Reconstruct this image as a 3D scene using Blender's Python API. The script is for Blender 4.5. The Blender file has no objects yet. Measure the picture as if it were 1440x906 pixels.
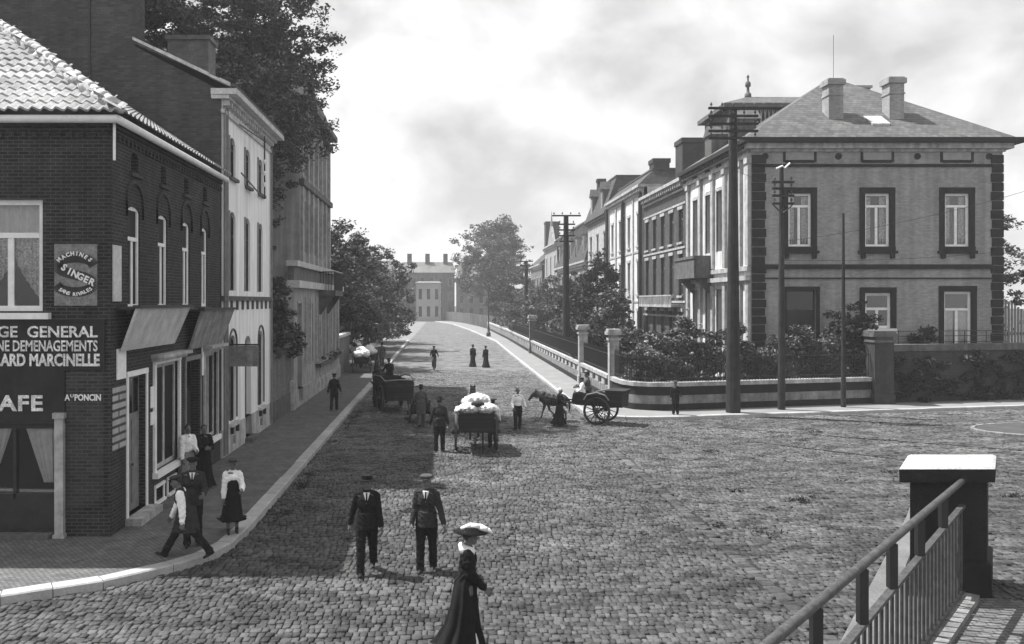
import bpy, bmesh, math, random
import numpy as np
from mathutils import Vector, Matrix
R = math.radians
random.seed(7); rng = np.random.default_rng(7)
C = bpy.context.scene.collection
SC = bpy.context.scene

# ------------------------------------------------------------ camera, world, sun, exposure
HC = 5.0; FPX = 1200.0; VX = 626.0; VY = 424.0      # eye height, focal length in photo pixels, street vanishing point
cam_d = bpy.data.cameras.new('camera'); cam = bpy.data.objects.new('camera', cam_d); C.objects.link(cam)
cam.location = (0, 0, HC); cam.rotation_euler = (R(90), 0, 0)
cam_d.sensor_width = 36; cam_d.lens = 36 * FPX / 1440
cam_d.shift_x = (720 - VX) / 1440; cam_d.shift_y = -(453 - VY) / 1440
cam_d.clip_end = 3000; SC.camera = cam
SUN = Vector((-0.52, 0.20, 1.0)).normalized()
sun_d = bpy.data.lights.new('sun', 'SUN'); sun = bpy.data.objects.new('sun', sun_d); C.objects.link(sun)
sun_d.energy = 5.0; sun_d.angle = R(0.6); sun_d.color = (1.0, 0.995, 0.985)
sun.rotation_euler = SUN.to_track_quat('Z', 'Y').to_euler(); sun.location = (0, 0, 60)
W = bpy.data.worlds.new('World'); SC.world = W; W.use_nodes = True
wn = W.node_tree; wn.nodes.clear()
def wnode(t, **k):
    n = wn.nodes.new(t)
    for a, b in k.items(): setattr(n, a, b)
    return n
sky = wnode('ShaderNodeTexSky', sky_type='NISHITA', sun_disc=False, sun_elevation=math.asin(SUN.z), sun_rotation=math.atan2(SUN.x, SUN.y) % (2*math.pi))
bw = wnode('ShaderNodeRGBToBW'); bg = wnode('ShaderNodeBackground'); wo = wnode('ShaderNodeOutputWorld')
tc = wnode('ShaderNodeTexCoord'); mp = wnode('ShaderNodeMapping'); mp.inputs['Scale'].default_value = (1.0, 1.0, 1.35); mp.inputs['Location'].default_value = (.35, 0, .2)
n1 = wnode('ShaderNodeTexNoise'); n1.inputs['Scale'].default_value = 7.5; n1.inputs['Detail'].default_value = 8; n1.inputs['Roughness'].default_value = .5; n1.inputs['Distortion'].default_value = .25
cr = wnode('ShaderNodeMapRange'); cr.inputs['From Min'].default_value = .36; cr.inputs['From Max'].default_value = .66
cr.inputs['To Min'].default_value = 2.9; cr.inputs['To Max'].default_value = 5.5
mx = wnode('ShaderNodeMath', operation='MULTIPLY'); mx.inputs[1].default_value = 0.12
ad = wnode('ShaderNodeMath', operation='ADD')
L = wn.links.new
L(sky.outputs[0], bw.inputs[0]); L(tc.outputs['Generated'], mp.inputs[0]); L(mp.outputs[0], n1.inputs['Vector'])
L(n1.outputs[0], cr.inputs['Value']); L(bw.outputs[0], mx.inputs[0]); L(mx.outputs[0], ad.inputs[0]); L(cr.outputs[0], ad.inputs[1])
L(ad.outputs[0], bg.inputs['Color']); L(bg.outputs[0], wo.inputs[0])
bg.inputs['Strength'].default_value = 0.105
SC.view_settings.view_transform = 'Standard'; SC.view_settings.look = 'None'
SC.view_settings.gamma = 1; SC.view_settings.exposure = 0.9; SC.view_settings.use_curve_mapping = False

# ------------------------------------------------------------ materials (the photograph is black and white: all grey)
def mat(name, v, rough=.85, var=.25, scale=3.0, bump=.2, bscale=30.0, island=0.0, spec=.3, streak=0.0, metal=0.0, fine=.0):
    m = bpy.data.materials.new(name); m.use_nodes = True; nt = m.node_tree; b = nt.nodes['Principled BSDF']
    b.inputs['Roughness'].default_value = rough; b.inputs['Specular IOR Level'].default_value = spec; b.inputs['Metallic'].default_value = metal
    N = nt.nodes.new; K = nt.links.new
    g = N('ShaderNodeNewGeometry')
    t = N('ShaderNodeTexNoise'); t.inputs['Scale'].default_value = scale; t.inputs['Detail'].default_value = 8; t.inputs['Roughness'].default_value = .62
    K(g.outputs['Position'], t.inputs['Vector'])
    r = N('ShaderNodeMapRange'); r.inputs['From Min'].default_value = .3; r.inputs['From Max'].default_value = .7
    r.inputs['To Min'].default_value = v*(1-var); r.inputs['To Max'].default_value = v*(1+var); K(t.outputs[0], r.inputs['Value'])
    out = r.outputs[0]
    def mul(o, sock_in, lo, hi, a=.3, z=.7):
        q = N('ShaderNodeMapRange'); q.inputs['From Min'].default_value = a; q.inputs['From Max'].default_value = z
        q.inputs['To Min'].default_value = lo; q.inputs['To Max'].default_value = hi; K(sock_in, q.inputs['Value'])
        k = N('ShaderNodeMath'); k.operation = 'MULTIPLY'; K(o, k.inputs[0]); K(q.outputs[0], k.inputs[1]); return k.outputs[0]
    if island: out = mul(out, g.outputs['Random Per Island'], 1-island, 1+island, 0, 1)
    if streak:
        mpn = N('ShaderNodeMapping'); mpn.inputs['Scale'].default_value = (2.2, 2.2, .16); K(g.outputs['Position'], mpn.inputs[0])
        t2 = N('ShaderNodeTexNoise'); t2.inputs['Scale'].default_value = 1.6; t2.inputs['Detail'].default_value = 6; K(mpn.outputs[0], t2.inputs['Vector'])
        out = mul(out, t2.outputs[0], 1-streak, 1+streak*.4)
    if fine:
        t4 = N('ShaderNodeTexNoise'); t4.inputs['Scale'].default_value = 26; t4.inputs['Detail'].default_value = 3; K(g.outputs['Position'], t4.inputs['Vector'])
        out = mul(out, t4.outputs[0], 1-fine, 1+fine)
    K(out, b.inputs['Base Color'])
    if bump:
        t3 = N('ShaderNodeTexNoise'); t3.inputs['Scale'].default_value = bscale; t3.inputs['Detail'].default_value = 4; K(g.outputs['Position'], t3.inputs['Vector'])
        bp = N('ShaderNodeBump'); bp.inputs['Strength'].default_value = bump; bp.inputs['Distance'].default_value = .02
        K(t3.outputs[0], bp.inputs['Height']); K(bp.outputs[0], b.inputs['Normal'])
    return m

def brick(name, c1, c2, mortar, bwid=.22, bh=.07, msize=.012, bump=.5, flat=False, offset=.5, wob=0.0, var=.35, rough=.9):
    m = bpy.data.materials.new(name); m.use_nodes = True; nt = m.node_tree; b = nt.nodes['Principled BSDF']
    b.inputs['Roughness'].default_value = rough; b.inputs['Specular IOR Level'].default_value = .25
    N = nt.nodes.new; K = nt.links.new
    g = N('ShaderNodeNewGeometry'); s = N('ShaderNodeSeparateXYZ'); K(g.outputs['Position'], s.inputs[0])
    c = N('ShaderNodeCombineXYZ')
    if flat:
        K(s.outputs[0], c.inputs[0]); K(s.outputs[1], c.inputs[1])
    else:
        sn = N('ShaderNodeSeparateXYZ'); K(g.outputs['True Normal'], sn.inputs[0])
        ab = N('ShaderNodeMath'); ab.operation = 'ABSOLUTE'; K(sn.outputs[0], ab.inputs[0])
        gt = N('ShaderNodeMath'); gt.operation = 'GREATER_THAN'; gt.inputs[1].default_value = .6; K(ab.outputs[0], gt.inputs[0])
        mi = N('ShaderNodeMix'); mi.data_type = 'FLOAT'; K(gt.outputs[0], mi.inputs[0]); K(s.outputs[0], mi.inputs[2]); K(s.outputs[1], mi.inputs[3])
        K(mi.outputs[0], c.inputs[0]); K(s.outputs[2], c.inputs[1])
    vec = c.outputs[0]
    if wob:
        nn = N('ShaderNodeTexNoise'); nn.inputs['Scale'].default_value = 2.2; K(g.outputs['Position'], nn.inputs['Vector'])
        mm = N('ShaderNodeVectorMath'); mm.operation = 'MULTIPLY_ADD'; K(nn.outputs['Color'], mm.inputs[0]); mm.inputs[1].default_value = (wob, wob, wob); K(vec, mm.inputs[2]); vec = mm.outputs[0]
    t = N('ShaderNodeTexBrick'); t.offset = offset; t.inputs['Scale'].default_value = 1; t.inputs['Brick Width'].default_value = bwid; t.inputs['Row Height'].default_value = bh
    t.inputs['Mortar Size'].default_value = msize; t.inputs['Mortar Smooth'].default_value = .3; t.inputs['Bias'].default_value = 0
    for k, v in (('Color1', c1), ('Color2', c2), ('Mortar', mortar)): t.inputs[k].default_value = (v, v, v, 1)
    K(vec, t.inputs['Vector'])
    n = N('ShaderNodeTexNoise'); n.inputs['Scale'].default_value = 1.3; n.inputs['Detail'].default_value = 12; n.inputs['Roughness'].default_value = .82; K(g.outputs['Position'], n.inputs['Vector'])
    r = N('ShaderNodeMapRange'); r.inputs['From Min'].default_value = .3; r.inputs['From Max'].default_value = .7; r.inputs['To Min'].default_value = 1-var; r.inputs['To Max'].default_value = 1+var; K(n.outputs[0], r.inputs['Value'])
    mps = N('ShaderNodeMapping'); mps.inputs['Scale'].default_value = (1.6, 1.6, .12); K(g.outputs['Position'], mps.inputs[0])
    ns = N('ShaderNodeTexNoise'); ns.inputs['Scale'].default_value = 1.5; ns.inputs['Detail'].default_value = 7; K(mps.outputs[0], ns.inputs['Vector'])
    rs = N('ShaderNodeMapRange'); rs.inputs['From Min'].default_value = .32; rs.inputs['From Max'].default_value = .62; rs.inputs['To Min'].default_value = .78; rs.inputs['To Max'].default_value = 1.08; K(ns.outputs[0], rs.inputs['Value'])
    mu = N('ShaderNodeMath'); mu.operation = 'MULTIPLY'; K(r.outputs[0], mu.inputs[0]); K(rs.outputs[0], mu.inputs[1])
    k = N('ShaderNodeVectorMath'); k.operation = 'SCALE'; K(t.outputs['Color'], k.inputs[0]); K(mu.outputs[0], k.inputs['Scale']); K(k.outputs[0], b.inputs['Base Color'])
    bp = N('ShaderNodeBump'); bp.inputs['Strength'].default_value = bump; bp.inputs['Distance'].default_value = .015; bp.invert = True
    K(t.outputs['Fac'], bp.inputs['Height']); K(bp.outputs[0], b.inputs['Normal'])
    return m

def glassmat(name, tr=.93):
    m = bpy.data.materials.new(name); m.use_nodes = True; nt = m.node_tree; nt.nodes.remove(nt.nodes['Principled BSDF'])
    a = nt.nodes.new('ShaderNodeBsdfTransparent'); a.inputs[0].default_value = (tr, tr, tr, 1)
    g = nt.nodes.new('ShaderNodeBsdfGlossy'); g.inputs['Roughness'].default_value = .04
    f = nt.nodes.new('ShaderNodeFresnel'); f.inputs[0].default_value = 1.6
    x = nt.nodes.new('ShaderNodeMixShader'); K = nt.links.new
    K(f.outputs[0], x.inputs[0]); K(a.outputs[0], x.inputs[1]); K(g.outputs[0], x.inputs[2]); K(x.outputs[0], nt.nodes['Material Output'].inputs[0])
    return m

def dust_and_sheen(m, y0, y1, f):  # paler with distance: dust, plus grazing sheen painted into the base colour
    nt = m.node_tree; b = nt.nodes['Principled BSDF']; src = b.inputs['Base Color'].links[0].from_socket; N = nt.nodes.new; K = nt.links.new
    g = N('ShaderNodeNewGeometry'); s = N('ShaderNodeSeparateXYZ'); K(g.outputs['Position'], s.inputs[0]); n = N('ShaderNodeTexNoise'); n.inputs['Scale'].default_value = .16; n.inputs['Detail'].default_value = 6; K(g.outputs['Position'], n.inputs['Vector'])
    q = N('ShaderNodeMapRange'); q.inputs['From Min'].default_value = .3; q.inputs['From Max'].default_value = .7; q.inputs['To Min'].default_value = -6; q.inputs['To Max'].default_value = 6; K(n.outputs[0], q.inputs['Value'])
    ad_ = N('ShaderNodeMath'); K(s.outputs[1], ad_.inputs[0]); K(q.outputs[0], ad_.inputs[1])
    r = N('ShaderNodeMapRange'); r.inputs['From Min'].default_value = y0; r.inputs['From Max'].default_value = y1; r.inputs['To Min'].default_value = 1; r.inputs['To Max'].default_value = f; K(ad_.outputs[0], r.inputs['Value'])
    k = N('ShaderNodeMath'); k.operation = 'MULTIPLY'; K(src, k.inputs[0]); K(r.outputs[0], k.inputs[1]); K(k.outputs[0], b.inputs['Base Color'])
def blotch(m):
    nt = m.node_tree; b = nt.nodes['Principled BSDF']; src = b.inputs['Base Color'].links[0].from_socket; N = nt.nodes.new; K = nt.links.new
    g = N('ShaderNodeNewGeometry'); out = src
    for sc, lo, a, z, d in (((1.0, 1.6, 1), .35, .40, .52, 1.1), ((.18, .9, 1), .80, .42, .58, .8)):
        mp_ = N('ShaderNodeMapping'); mp_.inputs['Scale'].default_value = sc; K(g.outputs['Position'], mp_.inputs[0])
        n = N('ShaderNodeTexNoise'); n.inputs['Scale'].default_value = d; n.inputs['Detail'].default_value = 8; n.inputs['Roughness'].default_value = .72; K(mp_.outputs[0], n.inputs['Vector'])
        q = N('ShaderNodeMapRange'); q.inputs['From Min'].default_value = a; q.inputs['From Max'].default_value = z; q.inputs['To Min'].default_value = lo; q.inputs['To Max'].default_value = 1.12; K(n.outputs[0], q.inputs['Value'])
        k = N('ShaderNodeMath'); k.operation = 'MULTIPLY'; K(out, k.inputs[0]); K(q.outputs[0], k.inputs[1]); out = k.outputs[0]
    K(out, b.inputs['Base Color'])
M = dict(
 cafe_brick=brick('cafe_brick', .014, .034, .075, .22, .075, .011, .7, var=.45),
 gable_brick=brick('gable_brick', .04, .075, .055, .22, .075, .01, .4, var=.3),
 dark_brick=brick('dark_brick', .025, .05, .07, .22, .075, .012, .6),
 band_brick=brick('band_brick', .035, .075, .10, .24, .08, .012, .5),
 side_brick=brick('side_brick', .25, .34, .27, .22, .075, .01, .5, var=.2),
 grey_brick=brick('grey_brick', .12, .17, .15, .22, .075, .012, .5),
 pale_brick=brick('pale_brick', .25, .32, .27, .3, .1, .012, .4),
 quoin=mat('quoin_stone', .03, .85, .35, 6, .3), dstone=mat('dark_stone', .012, .8, .45, 4, .35, streak=.3, fine=.3),
 bluestone=mat('blue_stone', .11, .8, .35, 3, .35, streak=.4, fine=.2), palestone=mat('pale_stone', .38, .85, .3, 3, .35, streak=.4, fine=.2),
 whitestone=mat('white_stone', .52, .8, .2, 4, .35, streak=.25, fine=.16), stucco=mat('stucco', .58, .85, .16, 1.6, .15, streak=.3), 
 whitewash=mat('whitewash', .90, .85, .06, 1.2, .2, streak=.22), whitewash_low=mat('whitewash_dirty', .46, .9, .35, 1.8, .3, streak=.4),
 greystucco=mat('grey_stucco', .34, .9, .22, 1.3, .2, streak=.35),
 white=mat('white_paint', .84, .55, .12, 5, .1), cream=mat('cream_paint', .42, .6, .3, 5, .15, streak=.3), greypaint=mat('grey_paint', .20, .6, .25, 4, .15, streak=.2),
 dark=mat('dark_paint', .022, .5, .4, 3, .1, spec=.4), sign=mat('sign_paint', .02, .6, .45, 2, .15, streak=.3), signboard=mat('signboard', .55, .8, .18, 3, .2, streak=.2, fine=.15), signboard2=mat('worn_signboard', .26, .8, .35, 3, .2, streak=.4, fine=.3),
 pier_stone=mat('pier_stone', .045, .85, .4, 3, .4, streak=.4, fine=.25), capstone=mat('cap_stone', .40, .9, .3, 2.5, .5, 25, fine=.3), midstone=mat('mid_stone', .2, .85, .35, 3, .35, streak=.4, fine=.2), letter=mat('letter_paint', .70, .75, .4, 5, .2, fine=.35), black=mat('black_iron', .014, .5, .3, 8, .15, spec=.5), pole_wood=mat('pole_wood', .028, .9, .4, 3, .5, 14, streak=.4), greywood=mat('grey_wood', .09, .9, .35, 3, .5, 14, streak=.4),
 cartwood=brick('cart_wood', .014, .03, .004, 4.0, .13, .01, .6, var=.5), iron=mat('tyre_iron', .06, .5, .4, 8, .3),
 slate=brick('roof_slate', .085, .14, .05, .3, .16, .012, .4, var=.25, rough=.7), slate_dark=brick('dark_slate', .045, .08, .03, .3, .16, .012, .4, var=.3, rough=.7), tile=mat('pantile', .32, .9, .35, 1.6, .5, 20, island=.22, fine=.25),
 tarp=mat('sack_cloth', .5, .9, .2, 6, .6, 9), cloth_white=mat('white_cloth', .78, .9, .12, 9, .3, 20), curtain=mat('curtain_cloth', .75, .9, .15, 7, .3, 12), lace=mat('lace_curtain', .62, .9, .4, 9, .2, 20, fine=.5),
 suit=mat('dark_wool', .012, .95, .3, 12, .3, 30, spec=.1), suit2=mat('charcoal_wool', .03, .95, .3, 12, .3, 30, spec=.1), suit3=mat('grey_wool', .075, .95, .3, 12, .3, 30, spec=.1), skirt=mat('dark_skirt', .013, .95, .35, 8, .3, 20, spec=.1), apron=mat('grey_apron', .22, .95, .2, 10, .3),
 skin=mat('skin', .12, .6, .12, 14, .1), hair=mat('hair', .02, .7, .3, 30, .4, 80), leather=mat('shoe_leather', .012, .5, .3, 10, .1), straw=mat('straw_hat', .66, .8, .15, 20, .2), feather=mat('feather', .75, .9, .2, 20, .4),
 horse=mat('horse_coat', .022, .7, .4, 5, .2, 40), donkey=mat('donkey_coat', .045, .8, .4, 5, .2, 40), harness=mat('harness_leather', .01, .5, .2, 8, .1),
 leaf=mat('leaf', .07, .6, .35, .7, 0, island=.55, spec=.35), leaf_dark=mat('dark_leaf', .026, .6, .4, .8, 0, island=.6, spec=.3), leaf_pale=mat('pale_leaf', .10, .6, .35, .6, 0, island=.5, spec=.35), flower=mat('pale_blossom', .38, .7, .3, 2, 0, island=.4),
 bark=mat('bark', .05, .95, .4, 4, .7, 12),
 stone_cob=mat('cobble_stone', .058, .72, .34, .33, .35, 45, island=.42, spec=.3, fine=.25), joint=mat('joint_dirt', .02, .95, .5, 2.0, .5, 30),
 kerbstone=mat('kerb_stone', .36, .8, .18, 2.2, .3, 30, island=.12, fine=.12), pave=brick('pavement_setts', .11, .18, .06, .11, .07, .012, .6, flat=True, wob=.03, var=.25),
 farroad=brick('road_setts', .145, .19, .11, .34, .22, .03, .5, flat=True, wob=.06, var=.28), paleway=mat('pale_pavement', .20, .9, .16, .8, .3, 20, fine=.2), soil=mat('soil', .06, .95, .5, 1, .6, 8), lane=mat('lane_dust', .18, .9, .2, .5, .3, 20),
 farwall=mat('far_wall', .13, .9, .3, .3, .1, streak=.3), farpale=mat('far_pale_wall', .26, .9, .15, .3, .1), farroof=mat('far_roof', .14, .9, .3, .4, .1),
 panel=mat('frieze_panel', .30, .8, .15, 4, .2), steel=mat('rail_steel', .03, .4, .3, 6, .1, metal=.3), poster=mat('poster_enamel', .20, .6, .3, 8, .1, fine=.25), posterdark=mat('poster_ribbon', .03, .6, .3, 8, .1), paper=mat('paper_notice', .58, .8, .2, 7, .2),
 glass=mat('window_glass', .012, .07, .2, 2, .0, spec=.5), glass_dull=mat('old_glass', .008, .35, .2, 2, 0, spec=.08), clear=glassmat('clear_glass'), room=mat('room_interior', .03, .95, .2, 2, 0), ceramic=mat('ceramic', .8, .3, .05, 5, 0, spec=.5),
)

blotch(M['stone_cob']); blotch(M['farroad']); dust_and_sheen(M['stone_cob'], 18, 66, 2.3); dust_and_sheen(M['joint'], 20, 62, 5)

# ------------------------------------------------------------ helpers
ORG = {}
def tag(o, label=None, cat=None, group=None, kind=None):
    for k, v in (('label', label), ('category', cat), ('group', group), ('kind', kind)):
        if v: o[k] = v
    return o
def thing(name, label, cat, loc=(0, 0, 0), rz=0, group=None):
    o = bpy.data.objects.new(name, None); C.objects.link(o); o.empty_display_size = .2
    o.location = loc; o.rotation_euler = (0, 0, rz); ORG[o] = Vector(loc)
    return tag(o, label, cat, group)
def local(name, label, cat, group=None):           # thing built around 0,0,0 and moved afterwards
    return thing(name, label, cat, (0, 0, 0), 0, group)
def put(o, loc, rz=0, s=1.0):
    o.location = loc; o.rotation_euler = (0, 0, rz); o.scale = (s, s, s); return o
def copy_tree(o, parent=None):
    c = o.copy(); C.objects.link(c)
    if parent: c.parent = parent
    for ch in list(o.children): copy_tree(ch, c)
    return c
class Fr:
    def __init__(s, o, u, n): s.o, s.u, s.n = Vector(o), Vector(u), Vector(n)
    def P(s, u, v, w=0): return s.o + s.u*u + Vector((0, 0, v)) + s.n*w
class MB:
    def __init__(s): s.v = []; s.f = []
    def add(s, vs, fs):
        b = len(s.v); s.v += [tuple(x) for x in vs]; s.f += [tuple(i+b for i in f) for f in fs]; return s
    def quad(s, a, b, c, d): return s.add([a, b, c, d], [(0, 1, 2, 3)])
    def poly(s, pts): return s.add(pts, [tuple(range(len(pts)))])
    def hexa(s, p): return s.add(p, [(3, 2, 1, 0), (4, 5, 6, 7), (0, 1, 5, 4), (1, 2, 6, 5), (2, 3, 7, 6), (3, 0, 4, 7)])
    def box(s, x0, x1, y0, y1, z0, z1):
        return s.hexa([(x0, y0, z0), (x1, y0, z0), (x1, y1, z0), (x0, y1, z0), (x0, y0, z1), (x1, y0, z1), (x1, y1, z1), (x0, y1, z1)])
    def fbox(s, F, u0, u1, v0, v1, w0, w1):
        return s.hexa([F.P(u0, v0, w0), F.P(u1, v0, w0), F.P(u1, v0, w1), F.P(u0, v0, w1), F.P(u0, v1, w0), F.P(u1, v1, w0), F.P(u1, v1, w1), F.P(u0, v1, w1)])
    def extrude(s, pts, z0, z1):                    # plan polygon to a prism
        n = len(pts); v = [(x, y, z0) for x, y in pts] + [(x, y, z1) for x, y in pts]
        return s.add(v, [tuple(range(n))[::-1], tuple(range(n, 2*n))] + [(i, (i+1) % n, n+(i+1) % n, n+i) for i in range(n)])
    def tube(s, p0, p1, r0, r1=None, n=8, cap=True):
        p0, p1 = Vector(p0), Vector(p1); r1 = r0 if r1 is None else r1
        d = (p1-p0)
        if d.length < 1e-6: return s
        d.normalize(); a = d.orthogonal().normalized(); b = d.cross(a)
        vs = []
        for p, r in ((p0, r0), (p1, r1)):
            for i in range(n):
                t = 2*math.pi*i/n; vs.append(p + (a*math.cos(t) + b*math.sin(t))*r)
        fs = [(i, (i+1) % n, n+(i+1) % n, n+i) for i in range(n)]
        if cap: fs += [tuple(range(n))[::-1], tuple(range(n, 2*n))]
        return s.add(vs, fs)
    def path(s, pts, rs, n=8):
        if not hasattr(rs, '__len__'): rs = [rs]*len(pts)
        pts = [Vector(p) for p in pts]; vs = []; a = None; m = len(pts)
        for i, p in enumerate(pts):
            d = (pts[min(i+1, m-1)] - pts[max(i-1, 0)]).normalized()
            a = d.orthogonal().normalized() if a is None else (a - d*a.dot(d)).normalized()
            b = d.cross(a)
            for k in range(n):
                t = 2*math.pi*k/n; vs.append(p + (a*math.cos(t)+b*math.sin(t))*rs[i])
        fs = [(i*n+k, i*n+(k+1) % n, (i+1)*n+(k+1) % n, (i+1)*n+k) for i in range(m-1) for k in range(n)]
        fs += [tuple(range(n))[::-1], tuple(range((m-1)*n, m*n))]
        return s.add(vs, fs)
    def ell(s, c, r, n=12, m=8, rot=None):
        c = Vector(c); r = r if hasattr(r, '__len__') else (r, r, r); vs = []
        for j in range(1, m):
            ph = math.pi*j/m
            for i in range(n):
                t = 2*math.pi*i/n; q = Vector((r[0]*math.sin(ph)*math.cos(t), r[1]*math.sin(ph)*math.sin(t), r[2]*math.cos(ph)))
                vs.append(q)
        vs += [Vector((0, 0, r[2])), Vector((0, 0, -r[2]))]
        if rot is not None: vs = [rot @ q for q in vs]
        vs = [q + c for q in vs]
        fs = [(j*n+i, (j+1)*n+i, (j+1)*n+(i+1) % n, j*n+(i+1) % n) for j in range(m-2) for i in range(n)]
        t, b = len(vs)-2, len(vs)-1
        fs += [(t, i, (i+1) % n) for i in range(n)] + [(b, (m-2)*n+(i+1) % n, (m-2)*n+i) for i in range(n)]
        return s.add(vs, fs)
    def cap(s, pts, rs, n=12):                      # tapered limb with round joints
        for i in range(len(pts)-1): s.tube(pts[i], pts[i+1], rs[i], rs[i+1], n)
        for p, r in zip(pts, rs): s.ell(p, r, n, 8)
        return s
    def ring(s, c, ax, R0, w, t, n=28):             # wheel rim: radius R0, width w (along the axle), thickness t
        c = Vector(c); ax = Vector(ax).normalized(); a = ax.orthogonal().normalized(); b = ax.cross(a); vs = []
        for i in range(n):
            th = 2*math.pi*i/n; d = a*math.cos(th)+b*math.sin(th)
            vs += [c+d*(R0-t)-ax*w/2, c+d*R0-ax*w/2, c+d*R0+ax*w/2, c+d*(R0-t)+ax*w/2]
        fs = [(4*i+k, 4*i+(k+1) % 4, 4*((i+1) % n)+(k+1) % 4, 4*((i+1) % n)+k) for i in range(n) for k in range(4)]
        return s.add(vs, fs)
    def lathe(s, c, prof, n=16, sx=1, sy=1):
        vs = []; m = len(prof)
        for r, z in prof:
            for i in range(n):
                t = 2*math.pi*i/n; vs.append((c[0]+r*sx*math.cos(t), c[1]+r*sy*math.sin(t), c[2]+z))
        fs = [(j*n+i, j*n+(i+1) % n, (j+1)*n+(i+1) % n, (j+1)*n+i) for j in range(m-1) for i in range(n)]
        fs += [tuple(range(n))[::-1], tuple(range((m-1)*n, m*n))]
        return s.add(vs, fs)
    def build(s, name, m, parent=None, smooth=False, remesh=None, sm=0, wr=0):
        if not s.v: return None
        me = bpy.data.meshes.new(name)
        v = [Vector(p) for p in s.v]
        if parent is not None: off = ORG[parent]
        else:
            lo = [min(p[i] for p in v) for i in range(3)]; hi = [max(p[i] for p in v) for i in range(3)]
            off = Vector(((lo[0]+hi[0])/2, (lo[1]+hi[1])/2, lo[2]))
        me.from_pydata([p-off for p in v], [], s.f); me.update()
        o = bpy.data.objects.new(name, me); C.objects.link(o)
        if remesh:
            r = o.modifiers.new('r', 'REMESH'); r.mode = 'VOXEL'; r.voxel_size = remesh
            if sm: q = o.modifiers.new('s', 'SMOOTH'); q.iterations = sm; q.factor = .5
            dg = bpy.context.evaluated_depsgraph_get(); dg.update()
            me2 = bpy.data.meshes.new_from_object(o.evaluated_get(dg)); o.modifiers.clear(); o.data = me2
            bpy.data.meshes.remove(me); me = me2; me.name = name; smooth = True
        if wr:
            from mathutils import noise as NZ
            me.update(); co = [v_.co.copy() for v_ in me.vertices]; no = [v_.normal.copy() for v_ in me.vertices]
            for v_, c_, n_ in zip(me.vertices, co, no):
                k_ = NZ.noise(Vector((c_.x*11, c_.y*11, c_.z*20+c_.x*14))) + .6*NZ.noise(Vector((c_.x*30, c_.y*30, c_.z*34)))
                v_.co = c_+n_*wr*k_
        me.materials.clear(); me.materials.append(M[m] if isinstance(m, str) else m)
        if smooth: me.polygons.foreach_set('use_smooth', [True]*len(me.polygons))
        if parent is not None: o.parent = parent; ORG[o] = off; 
        else: o.location = off; ORG[o] = off
        if parent is not None: o.location = (0, 0, 0)
        return o
def struct(name, mb, m, **k): return tag(mb.build(name, m, None, **k), kind='structure')

def wall(mb, F, u0, u1, v0, v1, ops=(), t=.3):
    us = sorted({u0, u1} | {o[0] for o in ops} | {o[1] for o in ops}); vs = sorted({v0, v1} | {o[2] for o in ops} | {o[3] for o in ops})
    us = [u for u in us if u0 <= u <= u1]; vs = [v for v in vs if v0 <= v <= v1]
    for j in range(len(vs)-1):
        i = 0
        while i < len(us)-1:
            def solid(i): 
                cu, cv = (us[i]+us[i+1])/2, (vs[j]+vs[j+1])/2
                return not any(o[0] < cu < o[1] and o[2] < cv < o[3] for o in ops)
            if not solid(i): i += 1; continue
            k = i
            while k+1 < len(us)-1 and solid(k+1): k += 1
            a, b = us[i], us[k+1]
            mb.quad(F.P(a, vs[j]), F.P(b, vs[j]), F.P(b, vs[j+1]), F.P(a, vs[j+1]))
            mb.quad(F.P(a, vs[j], -t), F.P(b, vs[j], -t), F.P(b, vs[j+1], -t), F.P(a, vs[j+1], -t))
            i = k+1
    for a, b, c, d in [o[:4] for o in ops] + [(u0, u1, v0, v1)]:
        for p, q in (((a, c), (b, c)), ((b, c), (b, d)), ((b, d), (a, d)), ((a, d), (a, c))):
            mb.quad(F.P(*p), F.P(*q), F.P(q[0], q[1], -t), F.P(p[0], p[1], -t))
def arch(mb, F, a, b, top, h, t=.28, n=8):          # fills the corners over a rounded head
    c = (a+b)/2; r = (b-a)/2
    P = [(c-r*math.cos(math.pi*i/n), top-h+h*math.sin(math.pi*i/n)) for i in range(n+1)]
    for (x0, y0), (x1, y1) in zip(P, P[1:]):
        mb.quad(F.P(x0, y0, -.004), F.P(x1, y1, -.004), F.P(x1, top, -.004), F.P(x0, top, -.004))
        mb.quad(F.P(x0, y0, -.004), F.P(x1, y1, -.004), F.P(x1, y1, -t), F.P(x0, y0, -t))
def window(F, a, b, c, d, par, fm='white', trans=.7, mull=True, fw=.07, dep=.13, glass='glass', name='window', bars=0):
    g = .004; a += g; b -= g; c += g; d -= g
    m = MB(); w0, w1 = -dep-.07, -dep
    m.fbox(F, a, a+fw, c, d, w0, w1); m.fbox(F, b-fw, b, c, d, w0, w1)
    m.fbox(F, a+fw, b-fw, c, c+fw, w0, w1-.003); m.fbox(F, a+fw, b-fw, d-fw, d, w0, w1-.003)
    zt = c+(d-c)*trans if trans else d-fw
    if trans: m.fbox(F, a+fw, b-fw, zt-fw*.5, zt+fw*.5, w0, w1+.01)
    if mull: m.fbox(F, (a+b)/2-fw*.55, (a+b)/2+fw*.55, c+fw, zt-(fw*.5 if trans else 0), w0, w1-.006)
    for i in range(bars):
        z = c+(zt-c)*(i+1)/(bars+1); m.fbox(F, a+fw, b-fw, z-.015, z+.015, w0+.02, w1-.01)
    o = m.build(name, fm, par)
    p = MB().fbox(F, a+fw*.5, b-fw*.5, c+fw*.5, d-fw*.5, -dep-.045, -dep-.035).build('pane', glass, o)
    return o
def sill(F, a, b, z, par, m='bluestone', ext=.08, h=.1, out=.1, name='sill'):
    return MB().fbox(F, a-ext, b+ext, z-h, z-.003, -.1, out).build(name, m, par)
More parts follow.
